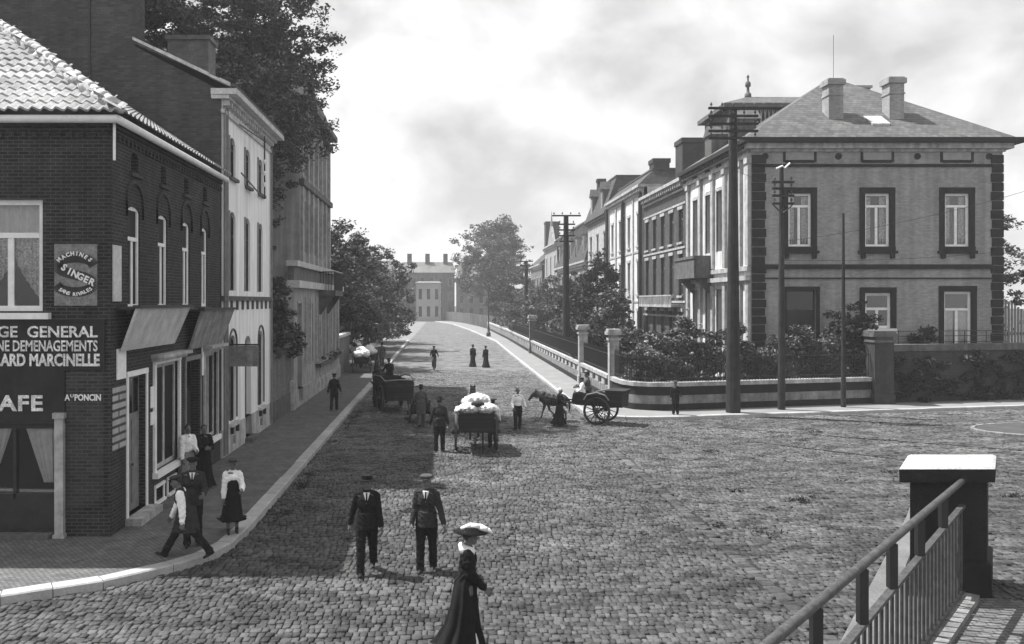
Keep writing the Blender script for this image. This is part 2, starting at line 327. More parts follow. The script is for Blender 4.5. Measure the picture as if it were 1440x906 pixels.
def surround(F, a, b, c, d, par, m, w=.16, out=.05, bottom=False, name='window_surround'):
    q = MB(); q.fbox(F, a-w, a, c, d, -.05, out); q.fbox(F, b, b+w, c, d, -.05, out); q.fbox(F, a-w, b+w, d, d+w*1.1, -.05, out+.02)
    if bottom: q.fbox(F, a-w, b+w, c-w*.8, c, -.05, out+.05)
    return q.build(name, m, par)
def door(F, a, b, c, d, par, m='dark', fm=None, dep=.18, light=.75, name='door', handle=True):
    q = MB(); q.fbox(F, a+.004, b-.004, c+.004, d-.004, -dep-.05, -dep)
    hw = (b-a)
    for x0, x1 in ((a+hw*.12, a+hw*.45), (a+hw*.55, a+hw*.88)):
        for z0, z1 in ((.06, .32), (.37, light-.05)):
            q.fbox(F, x0, x1, c+(d-c)*z0, c+(d-c)*z1, -dep, -dep+.02)
    o = q.build(name, m, par)
    if light < 1: MB().fbox(F, a+.1, b-.1, c+(d-c)*light, d-.08, -dep+.001, -dep+.01).build('pane', 'glass', o)
    if fm:
        e = MB(); e.fbox(F, a-.1, a-.002, c, d, -.1, .03); e.fbox(F, b+.002, b+.1, c, d, -.1, .03); e.fbox(F, a-.1, b+.1, d+.002, d+.12, -.1, .04); e.build('door_frame', fm, par)
    if handle: MB().ell(F.P(a+hw*.5, c+1.05, -dep+.05), .035, 8, 6).build('handle', 'iron', o)
    return o
def text(s, F, u, v, h, parent, m='letter', name='lettering', w=None, bold=.0, wout=.02, rot=0, sp=1.0):
    cu = bpy.data.curves.new('t', 'FONT'); cu.body = s; cu.size = 1; cu.extrude = .01; cu.offset = bold; cu.space_character = sp
    cu.align_x = 'CENTER' if w is None else 'LEFT'; cu.resolution_u = 3
    o = bpy.data.objects.new('t', cu); C.objects.link(o); dg = bpy.context.evaluated_depsgraph_get(); dg.update()
    me = bpy.data.meshes.new_from_object(o.evaluated_get(dg)); bpy.data.objects.remove(o)
    vs = np.array([v_.co[:] for v_ in me.vertices]); fs = [tuple(p.vertices) for p in me.polygons]
    cap = .73; sc = h/cap; sx = sc
    if w is not None:
        x0, x1 = vs[:, 0].min(), vs[:, 0].max(); vs[:, 0] -= x0; sx = w/(x1-x0)
    q = MB(); ca, sa = math.cos(rot), math.sin(rot)
    q.add([F.P(u + (x*sx*ca - y*sc*sa), v + (x*sx*sa + y*sc*ca), wout+z*.4) for x, y, z in vs], fs)
    if parent == 'raw': return q
    return q.build(name, m, parent)

def leaves(name, m, parent, blobs, n, size, shell=.55, clump=.55, seed=0, flat=.0, nclump=None):
    """leaf-sized quads gathered in clumps through the ellipsoids 'blobs' [(cx,cy,cz,rx,ry,rz)]"""
    g = np.random.default_rng(seed+11)
    B = np.array(blobs, float); vol = (B[:, 3]*B[:, 4]*B[:, 5])**.75; pr = vol/vol.sum()
    nc = nclump or max(12, n//110)
    bi = g.choice(len(B), nc, p=pr); d = g.normal(size=(nc, 3)); d /= np.linalg.norm(d, axis=1)[:, None]
    rr = shell + (1-shell)*g.random(nc)**.6; rr *= 1+.16*g.normal(size=nc)
    cc = B[bi, :3] + d*rr[:, None]*B[bi, 3:]
    cs = clump*(.5+g.random(nc)*.9)
    k = g.integers(0, nc, n); q = g.normal(size=(n, 3)); q /= np.linalg.norm(q, axis=1)[:, None]
    p = cc[k] + q*(g.random(n)**.5)[:, None]*cs[k][:, None]*np.array([1, 1, .6])
    a = g.normal(size=(n, 3)); a[:, 2] *= .6; a /= np.linalg.norm(a, axis=1)[:, None]
    b = np.cross(a, g.normal(size=(n, 3))); b /= np.linalg.norm(b, axis=1)[:, None]
    s = size*(.6+.8*g.random(n))[:, None]
    v = np.stack([p-a*s, p-b*s*.45, p+a*s, p+b*s*.45], 1).reshape(-1, 3)
    off = np.array(ORG[parent]) if parent is not None else np.array([p[:, 0].mean(), p[:, 1].mean(), p[:, 2].min()])
    me = bpy.data.meshes.new(name); me.vertices.add(4*n); me.vertices.foreach_set('co', (v-off).astype(np.float32).ravel())
    me.loops.add(4*n); me.loops.foreach_set('vertex_index', np.arange(4*n, dtype=np.int32)); me.polygons.add(n)
    me.polygons.foreach_set('loop_start', np.arange(0, 4*n, 4, dtype=np.int32)); me.update(calc_edges=True); me.validate()
    me.materials.append(M[m]); o = bpy.data.objects.new(name, me); C.objects.link(o)
    if parent is not None: o.parent = parent; ORG[o] = Vector(off)
    else: o.location = off
    return o
def branches(mb, base, h, r, spread, seed, n=7, lean=(0, 0)):
    g = random.Random(seed); p = Vector(base); pts = [p.copy()]; rs = [r*1.35]
    for i in range(1, 6):
        t = i/5; pts.append(Vector((p.x+lean[0]*t+g.uniform(-.12, .12)*r*4, p.y+lean[1]*t+g.uniform(-.12, .12)*r*4, p.z+h*t))); rs.append(r*(1-.75*t))
    mb.path(pts, rs, 9)
    for i in range(n):
        t = .38+.55*i/n; k = min(int(t*5), 4); q = pts[k].lerp(pts[k+1], t*5-k); an = i*2.4+g.random(); L0 = spread*(.65+.5*g.random())
        e1 = q + Vector((math.cos(an)*L0*.5, math.sin(an)*L0*.5, L0*.45)); e2 = e1 + Vector((math.cos(an+.3)*L0*.5, math.sin(an+.3)*L0*.5, L0*.35))
        r0 = r*(1-.75*t)*.6; mb.path([q, e1, e2], [r0, r0*.55, r0*.15], 6)
        for s_ in (-1, 1):
            e3 = e1 + Vector((math.cos(an+s_*.9)*L0*.4, math.sin(an+s_*.9)*L0*.4, L0*.3)); mb.path([e1, e3], [r0*.45, r0*.1], 5)
def tree(label, base, h, blobs, n, size, m='leaf', r=.25, spread=3, seed=0, clump=.6, group=None, lean=(0, 0), cat='tree', name='tree', shell=.5):
    t = thing(name, label, cat, base, 0, group)
    b = MB(); branches(b, base, h, r, spread, seed, lean=lean); b.build('trunk', 'bark', t, smooth=True)
    leaves('crown', m, t, blobs, n, size, seed=seed, clump=clump, shell=shell)
    leaves('outer_foliage', m, t, [(b_[0], b_[1], b_[2], b_[3]*1.06, b_[4]*1.06, b_[5]*1.06) for b_ in blobs], n//8, size*.8, seed=seed+500, clump=clump*.5, shell=.95, nclump=max(20, n//140))
    return t
PX = lambda px, Y: (px-VX)/FPX*Y
PZ = lambda py, Y: HC-(py-VY)/FPX*Y
YL = lambda px, X: X*FPX/(px-VX)                     # depth of an image column on the plane X

# ------------------------------------------------------------ ground, roads, pavements
struct('ground', MB().add([(-400, -60, -.12), (400, -60, -.12), (400, 900, -.12), (-400, 900, -.12)], [(0, 1, 2, 3)]), 'soil')
KL = [(-30, 12.6), (-14, 13.2), (-9, 13.7), (-7.33, 14.05), (-5.95, 14.85), (-5.01, 15.75), (-4.55, 16.4), (-4.3, 17.2), (-4.24, 18.3), (-4.24, 30), (-4.26, 60), (-4.5, 107)]
KR = [(6.2, 104), (6.1, 80), (6.1, 40), (6.12, 38.3), (6.3, 37.2), (6.8, 36.4), (7.6, 36.0), (8.6, 35.9), (9.9, 36.05), (27, 39.9), (52, 45.6)]
RAIL0 = Vector((8.62, 14.1, 0)); RAILD = Vector((-5.83, -6.75, 0)).normalized(); RAILN = Vector((-RAILD.y, RAILD.x, 0))   # foreground railing line
def strip(mb, line, wd, z0, z1, side, seg=1.05):      # row of kerb stones along a line
    pts = [Vector((x, y, 0)) for x, y in line]; out = []
    for i in range(len(pts)-1):
        d = pts[i+1]-pts[i]; n = max(1, round(d.length/seg)) if d.length < 40 else int(d.length/2)
        for k in range(n): out.append(pts[i]+d*k/n)
    out.append(pts[-1]); nor = []
    for i in range(len(out)):
        d = (out[min(i+1, len(out)-1)]-out[max(i-1, 0)]).normalized(); nor.append(Vector((-d.y, d.x, 0))*side)
    for i in range(len(out)-1):
        a, b = out[i], out[i+1]; d = (b-a).normalized()*.008; zz = random.uniform(-.006, .006); a2 = a+d; b2 = b-d; c2 = b-d+nor[i+1]*wd; d2 = a+d+nor[i]*wd
        mid = .025
        f = [a2, b2, c2, d2]
        lo = [Vector((p.x, p.y, z0)) for p in f]; m1 = [Vector((p.x, p.y, z1+zz-mid)) for p in f]
        ai, bi = a2+nor[i]*mid, b2+nor[i+1]*mid
        hi = [Vector((ai.x, ai.y, z1+zz)), Vector((bi.x, bi.y, z1+zz)), Vector((c2.x, c2.y, z1+zz)), Vector((d2.x, d2.y, z1+zz))]
        mb.add(lo+m1+hi, [(0, 1, 5, 4), (1, 2, 6, 5), (2, 3, 7, 6), (3, 0, 4, 7), (4, 5, 9, 8), (5, 6, 10, 9), (6, 7, 11, 10), (7, 4, 8, 11), (8, 9, 10, 11)])
kl = MB(); strip(kl, KL, .3, -.1, .15, 1); struct('kerb_left', kl, 'kerbstone')
kr = MB(); strip(kr, KR, .2, -.1, .15, 1); struct('kerb_right', kr, 'kerbstone')
def inset(line, d, side=1):
    o = []; p = [Vector((x, y)) for x, y in line]
    for i in range(len(p)):
        t = (p[min(i+1, len(p)-1)]-p[max(i-1, 0)]).normalized(); o.append((p[i].x-t.y*d*side, p[i].y+t.x*d*side))
    return o
pl = inset(KL, .28)
struct('pavement_left', MB().extrude(pl[::-1]+[(-30, 13.0), (-30, 107)], -.1, .146), 'pave')
prr = inset(KR, .19)
struct('pavement_right', MB().extrude(prr[::-1]+[(8.2, 104), (8.2, 42), (9.0, 38.6), (20, 41.2), (52, 48.6)][::1], -.1, .146), 'paleway')
# far: side lane on the left, street bending left, beyond the kerbs
struct('side_lane', MB().add([(-60, 107.2, .004), (-4.5, 107.2, .004), (-4.5, 250, .004), (-60, 250, .004)], [(0, 1, 2, 3)]), 'lane')
KF = [(6.2, 104.2), (5.4, 120), (4.2, 146), (1.5, 185), (-3, 213)]
kf = MB(); strip(kf, KF[::-1], .3, -.1, .15, 1, 2.5); struct('kerb_far', kf, 'kerbstone')
struct('pavement_far', MB().extrude([(6.5, 104.2), (5.7, 120), (4.5, 146), (1.8, 185), (-2.7, 213), (0, 216), (5, 190), (7.6, 150), (8.3, 104.2)], -.1, .146), 'paleway')
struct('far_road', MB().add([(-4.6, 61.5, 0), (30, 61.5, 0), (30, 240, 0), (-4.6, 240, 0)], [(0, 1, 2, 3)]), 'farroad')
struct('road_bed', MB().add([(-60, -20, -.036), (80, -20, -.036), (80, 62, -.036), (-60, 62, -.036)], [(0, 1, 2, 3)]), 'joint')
# pale strip and kerb by the foreground railing
def rp(s, t, z=0): return RAIL0 + RAILD*s + RAILN*t + Vector((0, 0, z))
PSW = [(11.6, 21.2), (10.6, 19.6), (5.75, 12.4), (2.6, 7.6), (1.0, 5.2), (1.37, 5.76), (8.68, 14.3), (9.3, 15.1), (11.0, 17.4)]

def inpoly(x, y, poly):
    r = np.zeros(len(x), bool); n = len(poly)
    for i in range(n):
        x0, y0 = poly[i]; x1, y1 = poly[(i+1) % n]
        if y0 == y1: continue
        c = ((y0 > y) != (y1 > y)) & (x < (x1-x0)*(y-y0)/(y1-y0)+x0); r ^= c
    return r
ISL = [(21.3+3.6*math.cos(t)+2.6, 32.7+1.9*math.sin(t)) for t in [i*2*math.pi/24 for i in range(24)]]
PAVR = [(8.8, 14.42), (1.4, 5.8), (3, -2), (30, -2), (30, 13.2), (12, 13.2)]      # brick paving right of the railing
def cobbles():
    polyL = [(x, y) for x, y in KL]+[(-30, 107)]
    polyR = [(x, y) for x, y in KR]+[(52, 110), (6.2, 110)]
    rh = .17; xs = []; 
    y = 7.0; row = 0
    while y < 62:
        x0 = -y*.56-1.5; x1 = y*.72+1.5
        if row % 1 == 0:
            x = x0 + random.random()*.2
            r = rng.normal(size=int((x1-x0)/.1)+8)
            k = 0
            while x < x1:
                w = .125*(1+.2*r[k % len(r)]); w = max(.085, min(.19, w)); xs.append((x+w/2, y, w, rh)); x += w; k += 1
        y += rh; row += 1
    A = np.array(xs); 
    # rows sag gently, as worn courses do
    A[:, 1] += .10*np.sin(A[:, 0]*.55+A[:, 1]*.11)+.05*np.sin(A[:, 0]*1.7+1)
    # a seam of stones laid lengthwise continues the kerb line across the junction
    seam = np.abs(A[:, 0]-5.72) < .17
    A = A[~(seam & (A[:, 1] < 38))]
    sm = np.array([(5.72, yy, .27, .20) for yy in np.arange(8, 37.5, .205)]); A = np.vstack([A, sm])
    bad = inpoly(A[:, 0], A[:, 1], polyL) | inpoly(A[:, 0], A[:, 1], polyR) | inpoly(A[:, 0], A[:, 1], PAVR) | inpoly(A[:, 0], A[:, 1], PSW) | inpoly(A[:, 0], A[:, 1], ISL)
    A = A[~bad]; n = len(A); j = rng.normal(size=(n, 8))
    cx = A[:, 0]+j[:, 0]*.006; cy = A[:, 1]+j[:, 1]*.006; hw = A[:, 2]/2-.007; hh = A[:, 3]/2-.008
    rot = j[:, 2]*.05; zc = j[:, 3]*.008; tx = j[:, 4]*.05; ty = j[:, 5]*.06
    zc = zc + .012*np.sin(cx*.9)*np.cos(cy*.7)
    def ringv(fx, fy, z):
        out = []
        for sx, sy in ((-1, -1), (1, -1), (1, 1), (-1, 1)):
            lx = sx*hw*fx; ly = sy*hh*fy
            out.append(np.stack([cx+lx*np.cos(rot)-ly*np.sin(rot), cy+lx*np.sin(rot)+ly*np.cos(rot), zc+z+(lx*tx+ly*ty if z > -.03 else 0)], 1))
        return np.stack(out, 1)
    V = np.concatenate([ringv(1, 1, -.05), ringv(1, 1, -.011), ringv(.80, .84, .0)], 1)
    F = [(0, 1, 5, 4), (1, 2, 6, 5), (2, 3, 7, 6), (3, 0, 4, 7), (4, 5, 9, 8), (5, 6, 10, 9), (6, 7, 11, 10), (7, 4, 8, 11), (8, 9, 10, 11)]
    idx = (np.array(F)[None]+12*np.arange(n)[:, None, None]).reshape(-1).astype(np.int32)
    me = bpy.data.meshes.new('road'); me.vertices.add(12*n); me.vertices.foreach_set('co', V.reshape(-1).astype(np.float32))
    nf = 9*n; me.loops.add(4*nf); me.loops.foreach_set('vertex_index', idx); me.polygons.add(nf)
    me.polygons.foreach_set('loop_start', np.arange(0, 4*nf, 4, dtype=np.int32)); me.update(calc_edges=True)
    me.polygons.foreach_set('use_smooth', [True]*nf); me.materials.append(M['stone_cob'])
    o = bpy.data.objects.new('road', me); C.objects.link(o); tag(o, kind='structure'); print('cobbles', n)
cobbles()
struct('strip_pavement', MB().extrude(PSW, -.05, .07), mat('worn_flagstone', .13, .85, .25, 1.5, .3, 20, fine=.2))
struct('brick_pavement', MB().extrude(PAVR, -.05, .03), brick('yard_paving', .10, .16, .05, .22, .11, .014, .6, flat=True, wob=.02))
tr = MB()
def railstrip(p, q, w=.055):
    p = Vector((*p, .016)); q = Vector((*q, .016)); d = (q-p).normalized(); nn = Vector((-d.y, d.x, 0))*w/2; up = Vector((0, 0, .01))
    m_ = max(2, int((q-p).length/2))
    for i in range(m_):
        a = p.lerp(q, i/m_); b = p.lerp(q, (i+1)/m_); tr.hexa([a-nn-up*3, b-nn-up*3, b+nn-up*3, a+nn-up*3, a-nn, b-nn, b+nn, a+nn])
for (a, b), (c, d) in (((1000, 601), (1440, 634)), ((1060, 622), (1440, 667))):
    railstrip((PX(a, 6000/(b-VY)), 6000/(b-VY)), (PX(c, 6000/(d-VY)), 6000/(d-VY)))
struct('tram_track', tr, 'steel')
isl = MB(); strip(isl, ISL+[ISL[0]], .13, -.1, .11, 1, .9); struct('island_kerb', isl, 'midstone')
struct('traffic_island', MB().extrude([(23.9+(x-23.9)*.95, 32.7+(y-32.7)*.92) for x, y in ISL], -.1, .1), 'soil')
struct('garden_left', MB().add([(-80, 34, .0), (-6.9, 34, .152), (-6.9, 104, .152), (-80, 104, .0)], [(0, 1, 2, 3)]), 'soil')
struct('garden_right', MB().add([(8.3, 41, .3), (14, 40.6, .3), (60, 50, .3), (60, 240, .3), (8.3, 240, .3)], [(0, 1, 2, 3, 4)]), 'soil')

# ------------------------------------------------------------ CAFE (left corner)
XB = -6.9; YF = 17.6
FF = Fr((0, YF, 0), (1, 0, 0), (0, -1, 0)); FS = Fr((XB, 0, 0), (0, 1, 0), (1, 0, 0))
fx = lambda px: PX(px, YF); fz = lambda py: PZ(py, YF)
cafe = thing('brick_house', 'dark brick corner café with pantile roof and white painted signwriting over its front', 'café', (-11, 20, 0))
m = MB()
wall(m, FF, -17, XB-.004, .1, 8.8, [(fx(-37), fx(60), fz(438), fz(280)), (fx(-60), fx(78), .25, fz(596))])
ys = lambda px: YL(px, XB)
UW = [(18.55, 19.3), (20.5, 21.2), (22.4, 23.05), (24.15, 24.75)]
AT = [(18.75, 19.2), (20.7, 21.1), (22.55, 22.95), (24.3, 24.7)]
ops = [(a, b, 4.85, 7.1) for a, b in UW] + [(a, b, 7.86, 8.3) for a, b in AT] + [(18.55, 19.65, .3, 3.35), (20.25, 22.0, .95, 3.5), (22.7, 24.0, .3, 3.4), (24.45, 25.7, 1.0, 3.5), (20.3, 20.85, .22, .55), (21.2, 21.75, .22, .55)]
wall(m, FS, YF+.01, 26.19, .1, 8.8, ops)
for a, b in UW: arch(m, FS, a, b, 7.1, .14)
for a, b in AT: arch(m, FS, a, b, 8.3, .14)
wall(m, Fr((0, 26.2, 0), (1, 0, 0), (0, 1, 0)), -17, XB-.31, .1, 8.8)
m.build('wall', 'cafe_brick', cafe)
MB().box(-16.6, XB-.5, YF+.9, 25.9, .1, 8.7).build('interior_wall', 'room', cafe)
# courses and hood arches over the side windows
for a, b in UW:
    h = MB()
    c, r = (a+b)/2, (b-a)/2+.12
    P = [(c-r*math.cos(math.pi*i/10), 7.12+.48*math.sin(math.pi*i/10)) for i in range(11)]
    P = [(P[0][0], 6.85)]+P+[(P[-1][0], 6.85)]
    for (x0, z0), (x1, z1) in zip(P, P[1:]):
        h.hexa([FS.P(x0, z0, -.02), FS.P(x1, z1, -.02), FS.P(x1, z1, .05), FS.P(x0, z0, .05), FS.P(x0-.0, z0+.1, -.02), FS.P(x1, z1+.1, -.02), FS.P(x1, z1+.1, .05), FS.P(x0, z0+.1, .05)])
    h.build('window_hood', 'dark_brick', cafe)
for a, b in AT: MB().fbox(FS, a-.12, b+.12, 7.75, 7.85, -.02, .07).build('sill', 'dark_brick', cafe)
cc = MB()
for i in range(3): cc.fbox(FS, YF-.02*i, 26.2, 8.50+.09*i, 8.57+.09*i, -.02, .04+.04*i); cc.fbox(FF, -17, XB+.0, 8.50+.09*i, 8.57+.09*i, -.02, .04+.04*i)
u = YF+.1
while u < 26.1: cc.fbox(FS, u, u+.11, 8.37, 8.49, -.02, .05); u += .24
u = -16.9
while u < XB-.1: cc.fbox(FF, u, u+.11, 8.37, 8.49, -.02, .05); u += .24
cc.build('cornice', 'cafe_brick', cafe)
g = MB(); g.tube((-17, YF-.22, 8.72), (XB+.22, YF-.22, 8.72), .085, n=8); g.tube((XB+.22, YF-.22, 8.72), (XB+.22, 26.1, 8.72), .085, n=8); g.build('gutter', 'white', cafe, smooth=True)
g = MB(); g.tube((XB+.1, YF-.06, 7.9), (XB+.1, YF-.06, 8.7), .03, n=6); g.build('downpipe', 'white', cafe)
# pantile roof, a hip at the corner
def pantile(name, F, u0, ue, L0, rise, par, hip=True, cw=.24):
    ul = L0; nc = int(ul/.33); cs = ul/nc; V = []; Fc = []; nu = int((ue-u0)/.06)
    sl = rise
    for c in range(nc):
        r0, r1 = c*cs, (c+1)*cs+.05; um = ue-c*cs; 
        for side, r in ((0, r0), (1, r1)):
            for i in range(nu+1):
                uu = min(u0+(ue-u0)*i/nu, um)
                w = math.sin(2*math.pi*uu/cw); wv = .035*w+.012*math.sin(4*math.pi*uu/cw+.6)
                V.append(F.P(uu, 8.86+r*sl+wv+(.05 if side == 0 else .0)+.012*math.sin(uu*1.3+c), -r))
        b = len(V)-2*(nu+1)
        for i in range(nu):
            if u0+(ue-u0)*i/nu < um: Fc.append((b+i, b+i+1, b+nu+1+i+1, b+nu+1+i))
        # front lip
        lb = len(V)
        for i in range(nu+1):
            p = V[b+i]; V.append(p-Vector((0, 0, .045)))
        for i in range(nu):
            if u0+(ue-u0)*i/nu < um: Fc.append((b+i, b+i+1, lb+i+1, lb+i))
    q = MB(); q.add(V, Fc); return q.build(name, 'tile', par)
sl = .66
pantile('roof', Fr((0, YF-.34, 0), (1, 0, 0), (0, -1, 0)), -17.4, XB+.34, 5.0, sl, cafe)
# side slope (faces the street), mirrored hip
q = MB(); V = []; 
Fside = Fr((XB+.34, 0, 0), (0, 1, 0), (1, 0, 0))
nc = 15; cs = 5.0/nc; nu = 150
for c in range(nc):
    y0 = YF-.34+c*cs
    for side, r in ((0, c*cs), (1, (c+1)*cs+.05)):
        for i in range(nu+1):
            uu = max(YF-.34+(26.25-YF+.34)*i/nu, y0); wv = .035*math.sin(2*math.pi*uu/.24)
            V.append(Fside.P(uu, 8.86+r*sl+wv+(.05 if side == 0 else 0), -r))
    b = len(V)-2*(nu+1)
    for i in range(nu):
        if YF-.34+(26.25-YF+.34)*(i+1)/nu > y0: q.f.append((b+i, b+i+1, b+nu+2+i, b+nu+1+i))
q.v = [tuple(p) for p in V]; q.build('roof_slope', 'tile', cafe)
hp = MB(); p0 = Vector((XB+.34, YF-.34, 8.93)); p1 = p0+Vector((-5, 5, 5*sl)); n_ = 21
bd = MB(); bp_ = [p0.lerp(p1, i/60)+Vector((random.uniform(-.05, .05), random.uniform(-.05, .05), -.10)) for i in range(61)]; bd.path(bp_, [random.uniform(.13, .19)*min(1, .25+i_/14) for i_ in range(61)], 12)
bd.build('mortar_bedding', mat('bedding_mortar', .42, .95, .3, 3, .8, 18, fine=.3), cafe, smooth=True, wr=.05)
for i in range(1, n_):
    a = p0.lerp(p1, (i+.0)/n_); b = p0.lerp(p1, (i+1.15)/n_); hp.tube(a+Vector((0, 0, random.uniform(0, .03))), b, random.uniform(.095, .115), .085, 9)
hp.tube(p1, (p1.x-7, p1.y, p1.z), .13, n=8)
hp.build('ridge_tiles', mat('lime_mortar', .5, .9, .25, 4, .5, 14, island=.15), cafe, smooth=True)
MB().add([(-17, YF+4.5, 8.9), (-17, 26.2, 8.9), (p1.x, 26.2, 12), (-17, 26.2, 12)], [(0, 1, 2, 3)]).build('gable', 'cafe_brick', cafe)
# windows of the front
cu = Fr((0, YF, 0), (1, 0, 0), (0, -1, 0))
w = window(FF, fx(-37), fx(60), fz(438), fz(280), cafe, trans=.68, fw=.11, dep=.1, glass='clear')
cm = MB()
x0, xc, x1 = fx(-30), fx(12), fx(54)
for (s, e, dirn) in ((xc+.03, x1-.02, 1), (xc-.03, x0, -1)):
    # festoon curtain: pleated lace gathered to one side
    N = 26; top = fz(330); bot = fz(425)
    for i in range(N):
        t0, t1 = i/N, (i+1)/N; e_ = lambda t: s+(e-s)*t
        def low(t): return top-.45-(top-bot-.45)*(t**.75) if True else bot
        wv = lambda t: -.22-.03*math.sin(t*40)
        cm.add([FF.P(e_(t0), top, wv(t0)), FF.P(e_(t1), top, wv(t1)), FF.P(e_(t1), low(t1), wv(t1)), FF.P(e_(t0), low(t0), wv(t0))], [(0, 1, 2, 3)])
cm.build('curtain', 'lace', w)
cm = MB(); 
for i in range(40):
    a = fx(-32)+(fx(57)-fx(-32))*i/40; b = fx(-32)+(fx(57)-fx(-32))*(i+1)/40
    cm.quad(FF.P(a, fz(326), -.3-.03*math.sin(i)), FF.P(b, fz(326), -.3-.03*math.sin(i+1)), FF.P(b, fz(284), -.3-.03*math.sin(i+1)), FF.P(a, fz(284), -.3-.03*math.sin(i)))
cm.build('blind', 'curtain', w)
sill(FF, fx(-37), fx(60), fz(440), cafe, 'white', .18, .13, .16)
# ground floor opening: dark shop front with door, swag curtains, pale pilaster
sf = MB(); c0, c1 = fx(-60), fx(78)
sf.fbox(FF, c0, c0+.08, .25, fz(596), -.25, -.12); sf.fbox(FF, c1-.08, c1, .25, fz(596), -.25, -.12); sf.fbox(FF, c0, c1, .25, 1.0, -.24, -.13); sf.fbox(FF, c0, c1, fz(604), fz(596)-.004, -.25, -.12)
sf.fbox(FF, fx(14), fx(18), .9, fz(604), -.25, -.13)
so = sf.build('shop_window', 'dark', cafe)
MB().fbox(FF, c0+.05, c1-.05, .95, fz(602), -.2, -.19).build('pane', 'clear', so)
cm = MB()
def drape(xa, xb, za, zb, xa2, xb2, n=14):
    for i in range(n):
        t0, t1 = i/n, (i+1)/n; f = lambda t: -.245-.03*math.sin(t*26)
        l = lambda a, b, t: a+(b-a)*t
        cm.quad(FF.P(l(xa, xb, t0), za, f(t0)), FF.P(l(xa, xb, t1), za, f(t1)), FF.P(l(xa2, xb2, t1), zb, f(t1)), FF.P(l(xa2, xb2, t0), zb, f(t0)))
drape(fx(27), fx(69), fz(600), fz(682), fx(54), fx(69)); drape(fx(10), fx(-22), fz(600), fz(655), fx(-8), fx(-22))
cm.build('curtain', 'cloth_white', so)
MB().fbox(FF, fx(80), fx(92), fz(750), fz(588), -.05, .12).fbox(FF, fx(78), fx(94), fz(757), fz(750)-.003, -.05, .15).fbox(FF, fx(78), fx(94), fz(588)+.003, fz(580), -.05, .15).build('pilaster', 'cream', cafe)
MB().fbox(FF, fx(-60), fx(92), fz(596)+.01, fz(520), -.05, .035).build('shop_fascia', 'sign', cafe)
MB().fbox(FF, fx(94), fx(146), .75, fz(522), -.05, .02).build('painted_panel', 'dark_brick', cafe)
st = MB().fbox(FF, fx(-60), fx(76), .1, .24, -.2, .25); st.build('step', 'bluestone', cafe)
pn = MB().fbox(FF, fx(-60), fx(148), fz(521)+.004, fz(452), -.05, .045).fbox(FF, fx(-60), fx(150), fz(452)+.003, fz(449), -.05, .08)
pno = pn.build('sign_panel', 'sign', cafe)
F2 = Fr((0, YF-.045, 0), (1, 0, 0), (0, -1, 0))
text('GE  GENERAL', F2, fx(-1), fz(474), fz(458)-fz(474), cafe, w=fx(139)-fx(-1), bold=.02)
text('NE DEMENAGEMENTS', F2, fx(-2), fz(493.5), fz(478)-fz(493.5), cafe, w=fx(139)-fx(-2), bold=.02)
text('RARD MARCINELLE', F2, fx(-6), fz(514), fz(497)-fz(514), cafe, w=fx(142)-fx(-6), bold=.035)
F3 = Fr((0, YF-.035, 0), (1, 0, 0), (0, -1, 0))
text('CAFE', F3, fx(-26), fz(577), fz(555)-fz(577), cafe, 'letter', w=fx(62)-fx(-26), bold=.03, sp=1.1)
F4 = Fr((0, YF-.02, 0), (1, 0, 0), (0, -1, 0))
text('A', F4, fx(92), fz(563), fz(554)-fz(563), cafe, 'white', w=.11, bold=.02); text('U', F4, fx(100), fz(558.5), fz(554)-fz(558.5), cafe, 'white', w=.07, bold=.02)
text('PONCIN', F4, fx(106), fz(563), fz(554)-fz(563), cafe, 'white', w=fx(143)-fx(106), bold=.03)
# enamel plate
pt = thing('enamel_sign', 'weathered enamel sewing machine advertising plate with curved white lettering, beside the café window', 'advertising sign', (fx(107), YF-.03, fz(430)))
MB().fbox(FF, fx(77.5), fx(137.5), fz(430), fz(343.5), .01, .04).build('plate', 'poster', pt)
rb = MB(); cx, cz = fx(107), (fz(430)+fz(343.5))/2
S = [(1.28, .62), (.95, 1.0), (.0, 1.18), (-.95, .98), (-1.22, .55), (-.75, .2), (.0, 0), (.8, -.22), (1.25, -.6), (.95, -1.0), (0, -1.18), (-.95, -1.0), (-1.28, -.68)]
Sm = []
for i in range(len(S)-1):
    p = [Vector(S[max(i-1, 0)]), Vector(S[i]), Vector(S[i+1]), Vector(S[min(i+2, len(S)-1)])]
    for k in range(6):
        t = k/6; Sm.append(.5*((2*p[1])+(-p[0]+p[2])*t+(2*p[0]-5*p[1]+4*p[2]-p[3])*t*t+(-p[0]+3*p[1]-3*p[2]+p[3])*t**3))
Sm.append(Vector(S[-1])); sc_ = .30
for i in range(len(Sm)-1):
    a, b = Sm[i]*sc_, Sm[i+1]*sc_; d = (b-a).normalized(); nn = Vector((-d.y, d.x))*.10
    rb.hexa([FF.P(cx+p.x, cz+p.y, .041) for p in (a-nn, b-nn, b+nn, a+nn)]+[FF.P(cx+p.x, cz+p.y, .044) for p in (a-nn, b-nn, b+nn, a+nn)])
rb.build('ribbon', 'posterdark', pt)
F5 = Fr((0, YF-.044, 0), (1, 0, 0), (0, -1, 0))
lt = MB()
def arc_text(s, pos, h):
    for ch, (u, v, r) in zip(s, pos):
        if ch != ' ':
            q = text(ch, F5, cx+u, cz+v, h, 'raw', rot=r, bold=.035, wout=.006); lt.add(q.v, q.f)
arc_text('MACHINES', [(-.30+.083*i, .27+.13*math.sin(math.pi*(i+.3)/7.6), R(52-15*i)) for i in range(8)], .085)
arc_text('SINGER', [(-.26+.115*i, .07-.055*i+(.03 if i == 0 else 0), R(-26+(-8 if i < 1 else 0))) for i in range(6)], .14)
